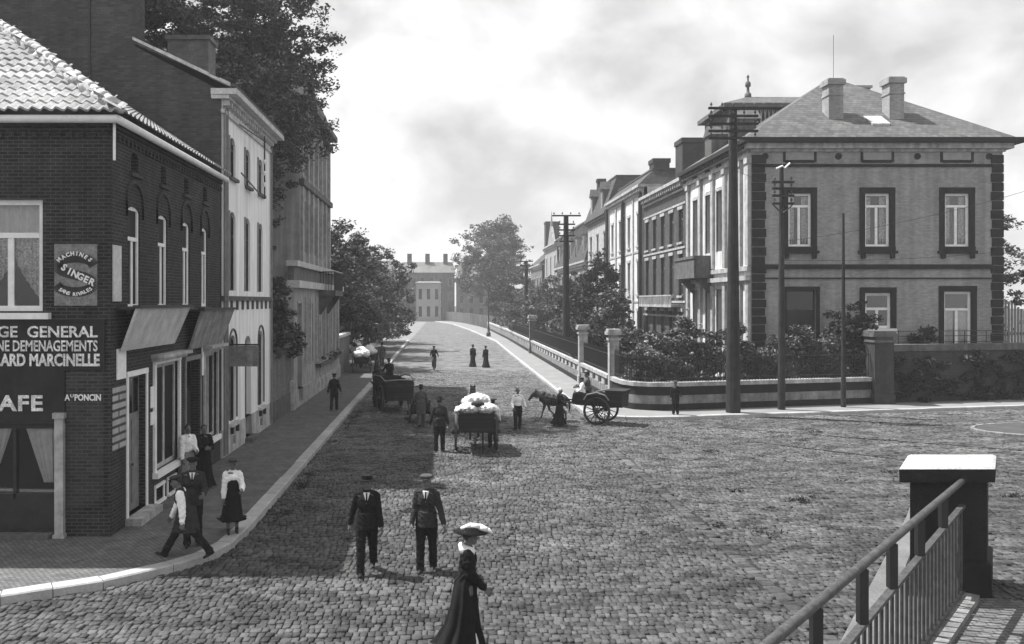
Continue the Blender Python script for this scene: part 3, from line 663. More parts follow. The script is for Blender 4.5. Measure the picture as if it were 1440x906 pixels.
arc_text('SANS RIVALES', [(-.32+.060*i, -.33-.105*math.sin(math.pi*(i)/10.5), R(-42+7.6*i)) for i in range(12)], .075)
lt.build('lettering', 'white', pt)
# side windows
for i, (a, b) in enumerate(UW): window(FS, a, b, 4.85, 7.1, cafe, trans=.68, mull=True, fw=.085, dep=.04, glass='glass_dull')
for i, (a, b) in enumerate(AT): MB().fbox(FS, a+.003, b-.003, 7.863, 8.298, -.22, -.18).build('attic_window', 'glass', cafe)
for a, b in UW: sill(FS, a, b, 4.85, cafe, 'bluestone', .08, .12, .1)
door(FS, 18.55, 19.65, .3, 3.35, cafe, 'greypaint', 'white', .15, .72)
s_ = MB().fbox(FS, 18.4, 19.8, .14, .3, -.2, .35); s_.build('door_step', 'palestone', cafe)
for a, b, c, d in ((20.25, 22.0, .95, 3.5), (24.45, 25.7, 1.0, 3.5)):
    window(FS, a, b, c, d, cafe, fm='cream', trans=None, mull=True, fw=.1, dep=.06, name='shop_window', glass='glass_dull')
    surround(FS, a, b, c, d, cafe, 'white' if a < 22 else 'cream', .11, .06)
    sill(FS, a, b, c, cafe, 'white', .14, .14, .14)
    MB().fbox(FS, a-.25, b+.25, d+.16, d+.24, -.05, .32).fbox(FS, a-.2, b+.2, d+.08, d+.16, -.05, .2).build('cornice_board', 'cream', cafe)
door(FS, 22.7, 24.0, .3, 3.4, cafe, 'dark', 'greypaint', .25, .75)
MB().fbox(FS, 22.6, 24.1, .14, .3, -.2, .25).build('door_step', 'bluestone', cafe)
for a, b in ((20.3, 20.85), (21.2, 21.75)): surround(FS, a, b, .22, .55, cafe, 'white', .07, .03, True, 'cellar_window')
for b_ in ((17.9, 18.4, 3.35, 4.0), (19.95, 20.15, 2.5, 3.0), (19.95, 20.15, 2.1, 2.4), (21.75, 21.98, 4.4, 4.62), (24.15, 24.35, 2.9, 3.7)): MB().fbox(FS, *b_, .003, .025).build('plaque', 'white', cafe)
MB().fbox(FS, 17.68, 18.4, 1.9, 3.2, .003, .02).build('painted_notice', brick('notice_lines', .32, .45, .06, 1.5, .17, .035, .1), cafe)
np_ = MB().fbox(FS, 17.68, 18.12, fz(424)+.0, fz(344), .005, .03); tag(np_.build('paper_notice', 'paper', None), 'blank white notice on the café side wall just round the corner', 'notice')
# two big boards leaning out over the shop fronts
for lab, a, b, z0, z1, mm in (('smooth pale signboard leaning out over the café side door', 17.85, 21.5, 3.95, 4.85, 'signboard'), ('streaked darker signboard leaning out over the farther shop front', 22.6, 26.0, 3.72, 4.75, 'signboard2')):
    t = thing('signboard', lab, 'signboard', (XB, (a+b)/2, z0), 0, 'boards over the shop fronts')
    q = MB(); q.hexa([FS.P(a+.1, z0, .06), FS.P(b-.1, z0, .06), FS.P(b-.1, z0, .12), FS.P(a+.1, z0, .12), FS.P(a, z1, .42), FS.P(b, z1, .42), FS.P(b, z1, .48), FS.P(a, z1, .48)])
    q.build('board', mm, t)
    q = MB(); q.fbox(FS, a-.04, b+.04, z1+.002, z1+.07, .38, .54); q.fbox(FS, a, b, z1-.02, z1+.04, .02, .37); q.build('frame', 'dark', t)
sg = thing('projecting_sign', 'dark weathered sign panel sticking out from the white house beside its first window', 'sign', (XB, 26.9, 3.0))
MB().box(XB+.1, XB+1.0, 26.88, 26.93, 2.95, 3.6).build('panel', 'signboard2', sg); MB().box(XB, XB+1.05, 26.885, 26.925, 3.61, 3.66).box(XB, XB+.1, 26.89, 26.92, 3.1, 3.14).build('bracket', 'black', sg)

# ------------------------------------------------------------ WHITE HOUSE and the tall gable behind the cafe
Y0, Y1, ZE = 26.35, 33.7, 11.25
wh = thing('white_house', 'narrow whitewashed three storey house with arched windows between the café and the garden wall', 'house', (-10, 30, 0))
cols = [(27.3, 28.1), (29.45, 30.2), (31.5, 32.3)]
m = MB(); ops = []
for a, b in cols: ops += [(a, b, 9.0, 10.3), (a, b, 5.35, 7.9)]
ops += [(27.35, 28.1, 1.1, 3.9), (29.4, 30.3, .3, 3.8), (31.5, 32.3, 1.1, 3.9)]
wall(m, FS, Y0+.01, Y1-.01, 1.0, ZE, [o for o in ops if o[2] > 1]+[(29.4, 30.3, 1.0, 3.8)])
for o in ops: arch(m, FS, o[0], o[1], o[3], .3)
m.build('wall', 'whitewash', wh)
m = MB(); wall(m, Fr((XB+.03, 0, 0), (0, 1, 0), (1, 0, 0)), Y0-.01, Y1, .1, 1.0, [(29.4, 30.3, .3, 1.0), (27.6, 28.0, .35, .65), (31.7, 32.1, .35, .65)], .33); m.build('plinth', 'whitewash_low', wh)
for a, b in cols:
    for c, d in ((9.0, 10.3), (5.35, 7.9)):
        window(FS, a, b, c, d, wh, fm='dark', trans=.7, fw=.05, dep=.07, glass='glass_dull')
        if c > 6: sill(FS, a, b, c, wh, 'bluestone', .06, .1, .12)
        MB().fbox(FS, a-.16, a-.03, c, d, .0, .04).build('shutter_strip', 'greypaint', wh)
for a, b in (cols[0], cols[2]):
    window(FS, a+.05 if a < 28 else a, b, 1.1, 3.9, wh, fm='dark', trans=.72, fw=.05, dep=.07, glass='glass_dull')
    sill(FS, a, b, 1.1, wh, 'whitestone', .08, .12, .14)
    [MB().fbox(FS, e_, e_+.1, .75, .98, .0, .13).build('sill_bracket', 'dark', wh) for e_ in (a, b-.1)]
    # moulded ring above the window
    q = MB(); c = (a+b)/2
    P = [(c-.48*math.cos(math.pi*i/10), 3.6+.5*math.sin(math.pi*i/10)) for i in range(11)]; P = [(P[0][0], 1.2)]+P+[(P[-1][0], 1.2)]
    q.path([FS.P(x, z, .02) for x, z in P], .035, 6); q.build('window_moulding', 'bluestone', wh)
door(FS, 29.4, 30.3, .3, 3.8, wh, 'greywood', None, .16, .72)
MB().fbox(FS, 29.3, 30.4, .14, .3, -.2, .3).build('door_step', 'bluestone', wh)
q = MB().fbox(FS, Y0, Y1, 5.02, 5.17, -.02, .1)
for i in range(10): q.fbox(FS, Y0+.3+i*.75, Y0+.4+i*.75, 4.72, 5.02, -.02, .07)
q.build('string_course', 'bluestone', wh)
q = MB(); q.fbox(FS, Y0-.1, Y1+.1, ZE, ZE+.12, -.3, .25); q.fbox(FS, Y0-.15, Y1+.2, ZE+.123, ZE+.3, -.3, .5); q.fbox(FS, Y0-.02, Y1+.02, ZE-.42, ZE-.3, -.02, .08)
u = Y0+.1
while u < Y1-.1: q.fbox(FS, u, u+.13, ZE-.17, ZE-.003, -.02, .2); u += .36
q.build('cornice', 'whitestone', wh)
for y in (Y0+.12, Y0+.42, Y1-.14): MB().tube(FS.P(y, .2, .07), FS.P(y, ZE-.2, .07), .045, n=7).build('downpipe', 'greypaint', wh)
q = MB(); GY = Y0
q.add([(XB-.002, GY, .1), (XB-.002, GY, ZE+.25), (-9.56, GY, 12.87), (-9.56, GY, .1)], [(0, 1, 2, 3)])
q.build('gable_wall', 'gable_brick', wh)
MB().hexa([(XB+.5, Y0-.12, ZE+.3), (XB+.5, Y1+.1, ZE+.3), (-9.6, Y1+.1, 12.95), (-9.6, Y0-.12, 12.95), (XB+.5, Y0-.12, ZE+.4), (XB+.5, Y1+.1, ZE+.4), (-9.6, Y1+.1, 13.05), (-9.6, Y0-.12, 13.05)]).build('roof', 'slate_dark', wh)
q = MB(); a = Vector((XB+.3, Y0-.14, ZE+.36)); b = Vector((-9.62, Y0-.14, 13.05))
for i in range(9):
    p, r = a.lerp(b, i/9), a.lerp(b, (i+.97)/9); j = random.uniform(-.02, .02); v = Vector((0, .3, 0)); t_ = Vector((0, 0, .1+j)); q.hexa([p, r, r+v, p+v, p+t_, r+t_, r+v+t_, p+v+t_])
q.build('gable_coping', 'whitestone', wh)
q = MB().box(-9.5, -8.1, 29.2, 30.1, 12, 13.95).box(-9.57, -8.03, 29.13, 30.17, 13.953, 14.1); q.build('chimney', 'grey_brick', wh)
# back side faces the garden
m = MB(); wall(m, Fr((0, Y1, 0), (1, 0, 0), (0, 1, 0)), -9.6, XB-.3, .1, ZE+.2); m.build('rear_wall', 'gable_brick', wh)
th = thing('tall_house', 'tall blank brick gable block rising above the café roof out of the picture', 'house', (-16, 30, 0))
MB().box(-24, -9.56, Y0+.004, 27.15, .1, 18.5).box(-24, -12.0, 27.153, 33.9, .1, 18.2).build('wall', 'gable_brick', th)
MB().box(-15.6, -14.7, Y0-.12, Y0+.0, 8, 15.2).build('flue', 'grey_brick', th)
MB().box(-11.0, -10.95, Y0-.06, Y0+.0, 8, 18.4).build('downpipe', 'black', th)
MB().hexa([(-24.3, 27.2, 18.21), (-11.8, 27.2, 18.21), (-11.8, 34.2, 18.21), (-24.3, 34.2, 18.21), (-24.3, 30, 20.5), (-11.8, 30, 20.5), (-11.8, 30.2, 20.5), (-24.3, 30.2, 20.5)]).build('roof', 'slate_dark', th)
wb = thing('wall_bracket', 'iron wire bracket arm fixed high on the white house front', 'bracket', (XB, 29, 9))
MB().tube((XB, 28.0, 10.9), (XB+.6, 30.0, 10.6), .02).tube((XB+.1, 31.6, 8.9), (XB+.55, 26.6, 9.0), .025).tube((XB+.55, 30, 8.6), (XB+.55, 30, 10.8), .03).build('arm', 'black', wb)
q = MB(); [q.ell((XB+.55, 30, z), (.07, .07, .09), 8, 6) for z in (9.1, 9.5, 9.9)]; q.build('insulator', 'ceramic', wb)

# ------------------------------------------------------------ garden wall, grey mansion and annex
gw = thing('garden_wall', 'plain dark rendered wall with a paler base between the white house and the bayed mansion', 'wall', (XB, 36, .1))
MB().fbox(FS, Y1+.1, 38.4, .1, .95, -.35, .03).build('wall_base', 'bluestone', gw); MB().fbox(FS, Y1+.1, 38.4, .953, 2.75, -.3, 0).build('wall_top', 'grey_brick', gw); MB().fbox(FS, Y1+.1, 38.4, 2.753, 2.9, -.36, .06).build('coping', 'bluestone', gw)
MB().fbox(FS, 37.9, 38.45, .1, 1.45, -.3, .2).build('gatepost', 'palestone', gw)
mh = thing('mansion', 'grey mansion with tall pilastered upper floors and a projecting ground floor terrace', 'house', (-12, 46, 0))
XU = -7.15; FU = Fr((XU, 0, 0), (0, 1, 0), (1, 0, 0)); FA = Fr((-6.82, 0, 0), (0, 1, 0), (1, 0, 0))
wy = [42.9+1.62*i for i in range(6)]
m = MB(); ops = [(y, y+.85, 7.5, 10.1) for y in wy]+[(y, y+.85, 11.4, 13.6) for y in wy]
wall(m, FU, 42.01, 52.59, 5.9, 14.8, ops); wall(m, Fr((0, 42.0, 0), (1, 0, 0), (0, -1, 0)), -19, XU-.004, .1, 14.8, [(-9.6, -8.8, 7.3, 9.2)]); wall(m, Fr((0, 52.6, 0), (1, 0, 0), (0, 1, 0)), -19, XU-.3, .1, 14.8)
m.build('wall', 'greystucco', mh)
MB().box(-18.8, XU-.4, 42.4, 52.2, .2, 14.5).build('interior_wall', 'room', mh)
for o in ops: window(FU, *o, mh, fm='dark', fw=.05, dep=.1, glass='glass_dull')
q = MB()
for i in range(7):
    y = wy[0]-.55+1.62*i; q.fbox(FU, y-.17, y+.17, 6.9, 10.7, -.02, .14); q.fbox(FU, y-.17, y+.17, 11.15, 14.2, -.02, .14)
q.build('pilasters', 'palestone', mh)
q = MB(); q.fbox(FU, 41.9, 52.7, 10.75, 11.05, -.02, .22); q.fbox(FU, 41.9, 52.7, 14.25, 14.5, -.02, .25); q.fbox(FU, 41.8, 52.8, 14.8, 15.1, -.3, .5)
for z in (7.55, 8.85): q.box(-9.9, -8.3, 41.93, 42.02, z, z+.18)
q.build('string_course', 'bluestone', mh)
MB().hexa([(-19, 41.7, 15.1), (-6.8, 41.7, 15.1), (-6.8, 52.9, 15.1), (-19, 52.9, 15.1), (-17, 43.5, 18.3), (-8.2, 43.2, 18.3), (-8.2, 51.4, 18.3), (-17, 51, 18.3)]).build('roof', 'slate', mh)
m = MB(); aw = [45.2+1.5*i for i in range(6)]; ops = [(y, y+.8, 1.9, 4.9) for y in aw]+[(39.4, 40.5, .3, 4.9), (41.8, 42.6, 1.9, 4.9), (43.3, 44.1, 1.9, 4.9)]
m = MB(); wall(m, FA, 38.46, 54.99, .95, 5.9, [(a, b, max(c, .95), d) for a, b, c, d in ops]); wall(m, Fr((0, 38.45, 0), (1, 0, 0), (0, -1, 0)), -12, -6.824, .1, 5.9); wall(m, Fr((0, 55.0, 0), (1, 0, 0), (0, 1, 0)), -12, -7.12, .1, 5.9)
m.build('terrace_wall', 'greystucco', mh)
m = MB(); wall(m, Fr((-6.74, 0, 0), (0, 1, 0), (1, 0, 0)), 38.45, 55.0, .1, .95, [(39.4, 40.5, .3, .95)]+[(y+.2, y+.5, .4, .7) for y in aw], .3); m.build('plinth', 'palestone', mh)
for a, b, c, d in ops:
    if c < 1: door(FA, a, b, c, d, mh, 'dark', 'palestone', .2, .8)
    else: window(FA, a, b, c, d, mh, fm='dark', fw=.05, dep=.07, glass='glass_dull')
q = MB()
for y in [44.85+1.5*i for i in range(7)]+[41.5, 42.95]: q.fbox(FA, y-.13, y+.13, 1.85, 5.2, -.02, .1)
q.build('pilasters', 'palestone', mh)
MB().fbox(FA, 38.3, 55.15, 5.62, 5.95, -.3, .28).fbox(FA, 38.35, 55.1, 6.6, 6.85, -.32, .2).build('cornice', 'whitestone', mh)
MB().fbox(FA, 38.45, 55.0, 5.953, 6.597, -.28, .02).build('parapet', 'grey_brick', mh)
MB().box(-12, -6.9, 38.5, 54.9, 5.8, 5.94).build('terrace_floor', 'slate_dark', mh)
q = MB().fbox(FA, 46, 49.5, 5.3, 5.6, 0, .9)
for y in (46.2, 49.3): q.hexa([FA.P(y-.1, 4.3, 0), FA.P(y+.1, 4.3, 0), FA.P(y+.1, 4.3, .1), FA.P(y-.1, 4.3, .1), FA.P(y-.1, 5.3, 0), FA.P(y+.1, 5.3, 0), FA.P(y+.1, 5.3, .8), FA.P(y-.1, 5.3, .8)])
q.build('balcony', 'bluestone', mh)
q = MB(); q.fbox(FA, 46, 49.5, 6.55, 6.62, .82, .9)
for i in range(24): q.fbox(FA, 46+i*.15, 46.03+i*.15, 5.6, 6.55, .84, .88)
for y in (46, 49.46): q.fbox(FA, y, y+.04, 6.55, 6.62, 0, .82); [q.fbox(FA, y, y+.03, 5.6, 6.55, .1+.14*k, .13+.14*k) for k in range(5)]
q.build('balcony_railing', 'black', mh)
q = MB().fbox(FA, 44.7, 53.8, 1.72, 1.85, -.05, .2); q.build('sill', 'palestone', mh)
fb = thing('flower_box', 'row of leafy window box plants with pale blossom along the mansion sill', 'flower box', (-6.6, 49, 1.6))
MB().fbox(FA, 44.9, 53.6, 1.52, 1.71, .102, .3).build('box', 'dark', fb)
leaves('foliage', 'leaf_pale', fb, [(-6.6, 45.5+i*1.0, 1.85, .2, .6, .2) for i in range(9)], 1500, .07, clump=.18, shell=.2, seed=3); leaves('blossom', 'flower', fb, [(-6.55, 45.5+i*1.0, 1.95, .15, .5, .12) for i in range(9)], 500, .06, clump=.12, shell=.2, seed=4)
iv = thing('climbing_plant', 'leafy climber hanging over the dark garden wall by the white house', 'climbing plant', (-7.2, 36, .15))
MB().path([(-7.3, 36, .15), (-7.2, 36.1, 2), (-7.0, 36.5, 3.6)], [.06, .05, .02], 6).build('stem', 'bark', iv); leaves('foliage', 'leaf', iv, [(-7.1, 35.2, 3.6, .7, 1.2, 1.0), (-6.9, 37.2, 3.4, .6, 1.3, 1.2), (-7.2, 36.2, 4.9, .6, 1.5, 1.2)], 5200, .10, clump=.35, seed=5)
bw_ = thing('yard_wall', 'short pale capped wall beyond the mansion, next to the parked carts', 'wall', (XB, 58, .1))
MB().fbox(FS, 55.1, 61.5, .1, 2.6, -.35, .0).build('brickwork', 'grey_brick', bw_); MB().fbox(FS, 55.05, 61.6, 2.603, 2.8, -.4, .08).build('coping', 'whitestone', bw_)

# ------------------------------------------------------------ RIGHT: corner mansion
XR = 15.9; YC = 44.4
FC = Fr((0, YC, 0), (1, 0, 0), (0, -1, 0)); FW = Fr((XR, 0, 0), (0, 1, 0), (-1, 0, 0))
X = lambda px: PX(px, YC); Z = lambda py: PZ(py, YC)
vil = thing('corner_mansion', 'large two storey corner mansion with plain brick side, dark quoins and a hipped slate roof', 'house', (22, 50, .3))
XE = X(1410); ZE = 13.2
ops = []
m = MB()
UP = [(X(1108), X(1141)), (X(1216), X(1251)), (X(1328), X(1363))]
ops += [(a, b, Z(347), Z(272)) for a, b in UP]
gd = (X(1106), X(1148), .35, Z(408)); gwn = (X(1216), X(1253), Z(462), Z(412)); gfd = (X(1327), X(1366), Z(500), Z(410))
ops += [gd, gwn, gfd]
wall(m, FC, XR+.003, XE, .3, ZE, ops)
m.build('side_wall', 'side_brick', vil)
m = MB(); yw = lambda px: YL(px, XR)
SW = [(46.6, 47.6), (48.9, 49.9), (51.0, 52.0), (53.6, 54.6)]
so = [(a, b, 7.9, 11.4) for a, b in SW]+[(a, b, 1.4, 5.7) for a, b in SW]
wall(m, FW, YC+.01, 56.29, .3, ZE, so); m.build('street_wall', 'stucco', vil)
MB().box(XR+.35, XE-.3, YC+.4, 56, .3, 13).build('interior_wall', 'room', vil)
m = MB(); wall(m, Fr((XE, 0, 0), (0, 1, 0), (1, 0, 0)), YC+.303, 56.3, .3, ZE); wall(m, Fr((0, 56.3, 0), (1, 0, 0), (0, 1, 0)), XR+.3, XE-.3, .3, ZE); m.build('back_wall', 'side_brick', vil)
for i, (a, b) in enumerate(UP):
    w = window(FC, a, b, Z(347), Z(272), vil, trans=.76, fw=.12, dep=.1, glass='clear' )
    surround(FC, a, b, Z(347), Z(272), vil, 'dstone', .27, .06, True)
    q = MB(); 
    for x in (a-.2, b+.02): q.fbox(FC, x, x+.2, Z(347)-.62, Z(347)-.2, -.02, .16)
    q.fbox(FC, a-.36, b+.36, Z(347)-.36, Z(347)-.22, -.02, .17); q.build('sill', 'dstone', vil)
    q = MB(); 
    for s0, s1 in ((a+.08, a+.42), (b-.42, b-.08)):
        for k in range(8):
            u0 = s0+(s1-s0)*k/8; u1 = s0+(s1-s0)*(k+1)/8; q.quad(FC.P(u0, Z(335+6*((k % 3))), -.27-.03*(k % 2)), FC.P(u1, Z(335), -.27-.03*((k+1) % 2)), FC.P(u1, Z(276), -.27-.03*((k+1) % 2)), FC.P(u0, Z(276), -.27-.03*(k % 2)))
    q.build('curtain', 'lace', w)
    # blind panel in the frieze above
    c = (a+b)/2; MB().fbox(FC, c-.74, c+.74, Z(225), Z(213), -.02, .02).build('frieze_panel', 'panel', vil)
    q = MB(); q.fbox(FC, c-.86, c-.742, Z(228), Z(211), -.02, .05); q.fbox(FC, c+.742, c+.86, Z(228), Z(211), -.02, .05); q.fbox(FC, c-.86, c+.86, Z(211), Z(208.5), -.02, .06); q.fbox(FC, c-.74, c+.74, Z(229), Z(225.5), -.02, .05); q.build('panel_frame', 'dstone', vil)
for px in (1076, 1179, 1290, 1391): MB().tube(FC.P(X(px), Z(220), -.01), FC.P(X(px), Z(220), .035), .17, n=16).build('wall_vent', 'dstone', vil)
door(FC, *gd, vil, 'dark', None, .2, .8); surround(FC, *gd, vil, 'dstone', .16, .06)
w = window(FC, *gwn, vil, trans=.55, fw=.13, dep=.1, glass='clear'); surround(FC, *gwn, vil, 'dstone', .26, .06); sill(FC, gwn[0], gwn[1], gwn[2], vil, 'white', .22, .3, .2)
w = window(FC, *gfd, vil, trans=.72, fw=.12, dep=.1, glass='clear', name='french_window'); surround(FC, *gfd, vil, 'dstone', .26, .06)
q = MB()
for s0, s1 in ((gfd[0]+.06, gfd[0]+.62), (gfd[1]-.62, gfd[1]-.06)):
    for k in range(12):
        u0 = s0+(s1-s0)*k/12; u1 = s0+(s1-s0)*(k+1)/12; q.quad(FC.P(u0, gfd[2]+.1, -.26-.03*math.sin(k)), FC.P(u1, gfd[2]+.1, -.26-.03*math.sin(k+1)), FC.P(u1, Z(437), -.26-.03*math.sin(k+1)), FC.P(u0, Z(437), -.26-.03*math.sin(k)))
q.build('curtain', 'curtain', w)
q = MB()
q.fbox(FC, X(1076)-.7, XE-.55, Z(235), Z(231), -.02, .07); q.fbox(FC, X(1076)-.7, XE-.55, Z(378.5), Z(372), -.02, .12); q.fbox(FC, X(1076)-.7, XE-.55, Z(392.5), Z(390.5), -.02, .06)
q.build('string_course', 'dstone', vil)
q = MB()
for (u0, u1) in ((XR+.05, XR+.78), (XE-.62, XE+.02)):
    z = .3; k = 0
    while z < ZE-.55:
        e = .06 if k % 2 else 0; h_ = .48 if z > Z(378) else .44
        if k % 2 == 0 or True: q.fbox(FC, u0+(0 if u0 < 20 else e), u1-(e if u0 < 20 else 0), z, min(z+h_-.05, ZE-.5), -.02, .07)
        z += h_; k += 1
    q.build('quoins', 'dstone', vil); q = MB()
q = MB(); q.fbox(FC, XR-.02, XE+.1, ZE-.42, ZE-.28, -.3, .12); 
q.box(XR-.3, XE+.4, YC-.32, 56.35, ZE-.28, ZE-.003)
q.build('cornice', 'palestone', vil); MB().box(XR-.55, XE+.9, YC-.62, 56.4, ZE, ZE+.24).build('gutter', 'dstone', vil)
u = XR+.2; q = MB()
u = YC+.1
while u < 56: q.fbox(FW, u, u+.12, ZE-.24, ZE-.05, .31, .48); u += .4
q.build('dentils', 'dstone', vil)
ap = Vector((22.9, 50.4, 18.1)); z = ZE+.243
q = MB(); A_, B_, C_, D_ = (XR-.5, YC-.57, z), (XE+.35, YC-.57, z), (XE+.35, 56.4, z), (XR-.5, 56.4, z)
q.add([A_, B_, C_, D_, ap+Vector((.3, 0, 0)), ap+Vector((-.3, 0, 0)), ap], [(0, 1, 4, 5), (1, 2, 4), (2, 3, 5, 4), (3, 0, 5), (3, 2, 1, 0)]); q.build('roof', 'slate', vil)
for (px, pw, ph) in ((1158, 22, 112), (1243, 22, 110)):
    x0 = PX(px+4, 46.0); q = MB().box(x0, x0+.78, 45.7, 46.5, 14.0, PZ(ph+9, 46)).box(x0-.04, x0+.82, 45.66, 46.54, PZ(ph+24, 46), PZ(ph+22, 46)).box(x0-.1, x0+.88, 45.6, 46.6, PZ(ph+9, 46)+.003, PZ(ph+2, 46)).box(x0-.03, x0+.81, 45.67, 46.53, PZ(ph+2, 46)+.003, PZ(ph, 46))
    q.build('chimney', 'side_brick', vil)
MB().tube((PX(1172, 46.1), 46.1, 16.9), (PX(1172, 46.1), 46.1, 19.4), .012, n=5).build('lightning_rod', 'black', vil)
MB().box(25.1, 25.9, 52, 52.9, 15, 18.0).box(25.0, 26.0, 51.9, 53, 18.003, 18.15).build('chimney', 'side_brick', vil)
x0 = PX(1222, 45.4); q = MB().hexa([(x0, 45.0, 14.1), (x0+.85, 45.0, 14.1), (x0+.85, 45.9, 14.75), (x0, 45.9, 14.75), (x0-.05, 44.95, 14.38), (x0+.9, 44.95, 14.38), (x0+.9, 45.9, 14.98), (x0-.05, 45.9, 14.98)]); q.build('skylight', 'whitestone', vil)
# mansard block at the back of the roof
q = MB(); q.box(17.1, 24, 51.5, 56.2, ZE+.2, 16.6); q.build('roof_block', 'slate_dark', vil)
q = MB(); q.hexa([(16.7, 51.1, 16.9), (24.4, 51.1, 16.9), (24.4, 56.5, 16.9), (16.7, 56.5, 16.9), (18.6, 52.6, 17.6), (24, 52.6, 17.6), (24, 56, 17.6), (18.6, 56, 17.6)]).box(16.7, 24.4, 51.1, 56.5, 16.63, 16.897).box(16.9, 24.2, 51.35, 51.5, 15.2, 15.5)
q.build('roof_top', 'slate', vil)
q = MB()
for i in range(28): q.tube((17.3+.24*i, 51.42, 15.55), (17.42+.24*i, 51.42, 16.55), .035, n=5); q.tube((17.42+.24*i, 51.42, 15.55), (17.3+.24*i, 51.42, 16.55), .035, n=5)
q.build('roof_fretwork', 'palestone', vil)
q = MB().lathe((18.7, 52.7, 17.5), [(.22, 0), (.2, .3), (.1, .4), (.08, .7), (.18, .8), (.16, 1.0), (.06, 1.1), (.05, 1.3), (.09, 1.35), (.02, 1.5)], 10); q.build('finial', 'bluestone', vil, smooth=True)
# street front: pilasters, panels, balcony
for o in so: window(FW, *o, vil, fm='dark', trans=.75, fw=.1, dep=.22); surround(FW, *o, vil, 'palestone', .1, .05)
q = MB()
for y in (44.42, 45.6, 48.1, 50.3, 52.75, 55.4): q.fbox(FW, y, y+.42, .3, 5.9, -.02, .16); q.fbox(FW, y, y+.42, 6.9, 12.2, -.02, .16); q.fbox(FW, y-.06, y+.48, 12.2, 12.5, -.02, .22)
q.build('pilasters', 'palestone', vil)
q = MB().fbox(FW, YC-.0, 56.35, 6.1, 6.35, -.02, .28).fbox(FW, YC, 56.35, 6.6, 6.85, -.02, .2).fbox(FW, YC, 56.35, 12.52, 12.7, -.02, .2); q.build('string_course', 'palestone', vil)
for a, b in SW: MB().fbox(FW, a-.05, b+.05, 11.62, 12.1, -.02, .03).build('frieze_panel', 'white', vil)
q = MB()
for a, b in SW: q.fbox(FW, a+.2, b-.2, 12.75, 13.1, .02, .14)
q.build('brackets', 'dstone', vil)
q = MB().fbox(FW, 50.6, 55.0, 6.4, 6.6, .0, 1.15).fbox(FW, 50.6, 55.0, 7.55, 7.72, .98, 1.18).fbox(FW, 50.6, 50.78, 7.55, 7.72, .0, .98).fbox(FW, 54.82, 55, 7.55, 7.72, 0, .98).fbox(FW, 50.7, 54.9, 6.603, 7.547, 1.0, 1.12).fbox(FW, 50.62, 50.74, 6.603, 7.547, 0, .99)
for y in (51, 54.3): q.hexa([FW.P(y, 5.5, 0), FW.P(y+.3, 5.5, 0), FW.P(y+.3, 5.5, .1), FW.P(y, 5.5, .1), FW.P(y, 6.397, 0), FW.P(y+.3, 6.397, 0), FW.P(y+.3, 6.397, 1), FW.P(y, 6.397, 1)])
q.build('balcony', 'bluestone', vil)
q = MB()
for y in (47.2, 51.6): q.box(XR+.2, XR+1.2, y, y+1.3, ZE+.24, ZE+1.9); q.hexa([(XR+.1, y-.1, ZE+1.9), (XR+1.6, y-.1, ZE+1.9), (XR+1.6, y+1.4, ZE+1.9), (XR+.1, y+1.4, ZE+1.9), (XR+.1, y+.6, ZE+2.5), (XR+1.6, y+.6, ZE+2.5), (XR+1.6, y+.7, ZE+2.5), (XR+.1, y+.7, ZE+2.5)]); q.build('dormer', 'bluestone', vil); q = MB()
wg = thing('side_gate', 'light slatted wooden gate behind the corner mansion at the right edge', 'gate', (30.4, 46, .3))
q = MB()
for i in range(14): q.box(29.4+.17*i, 29.5+.17*i, 45.6, 45.64, .4, 5.4-.1*i)
q.box(29.3, 31.9, 45.645, 45.7, 1.2, 1.35).box(29.3, 31.9, 45.645, 45.7, 3.2, 3.35); q.build('slats', 'greypaint', wg)

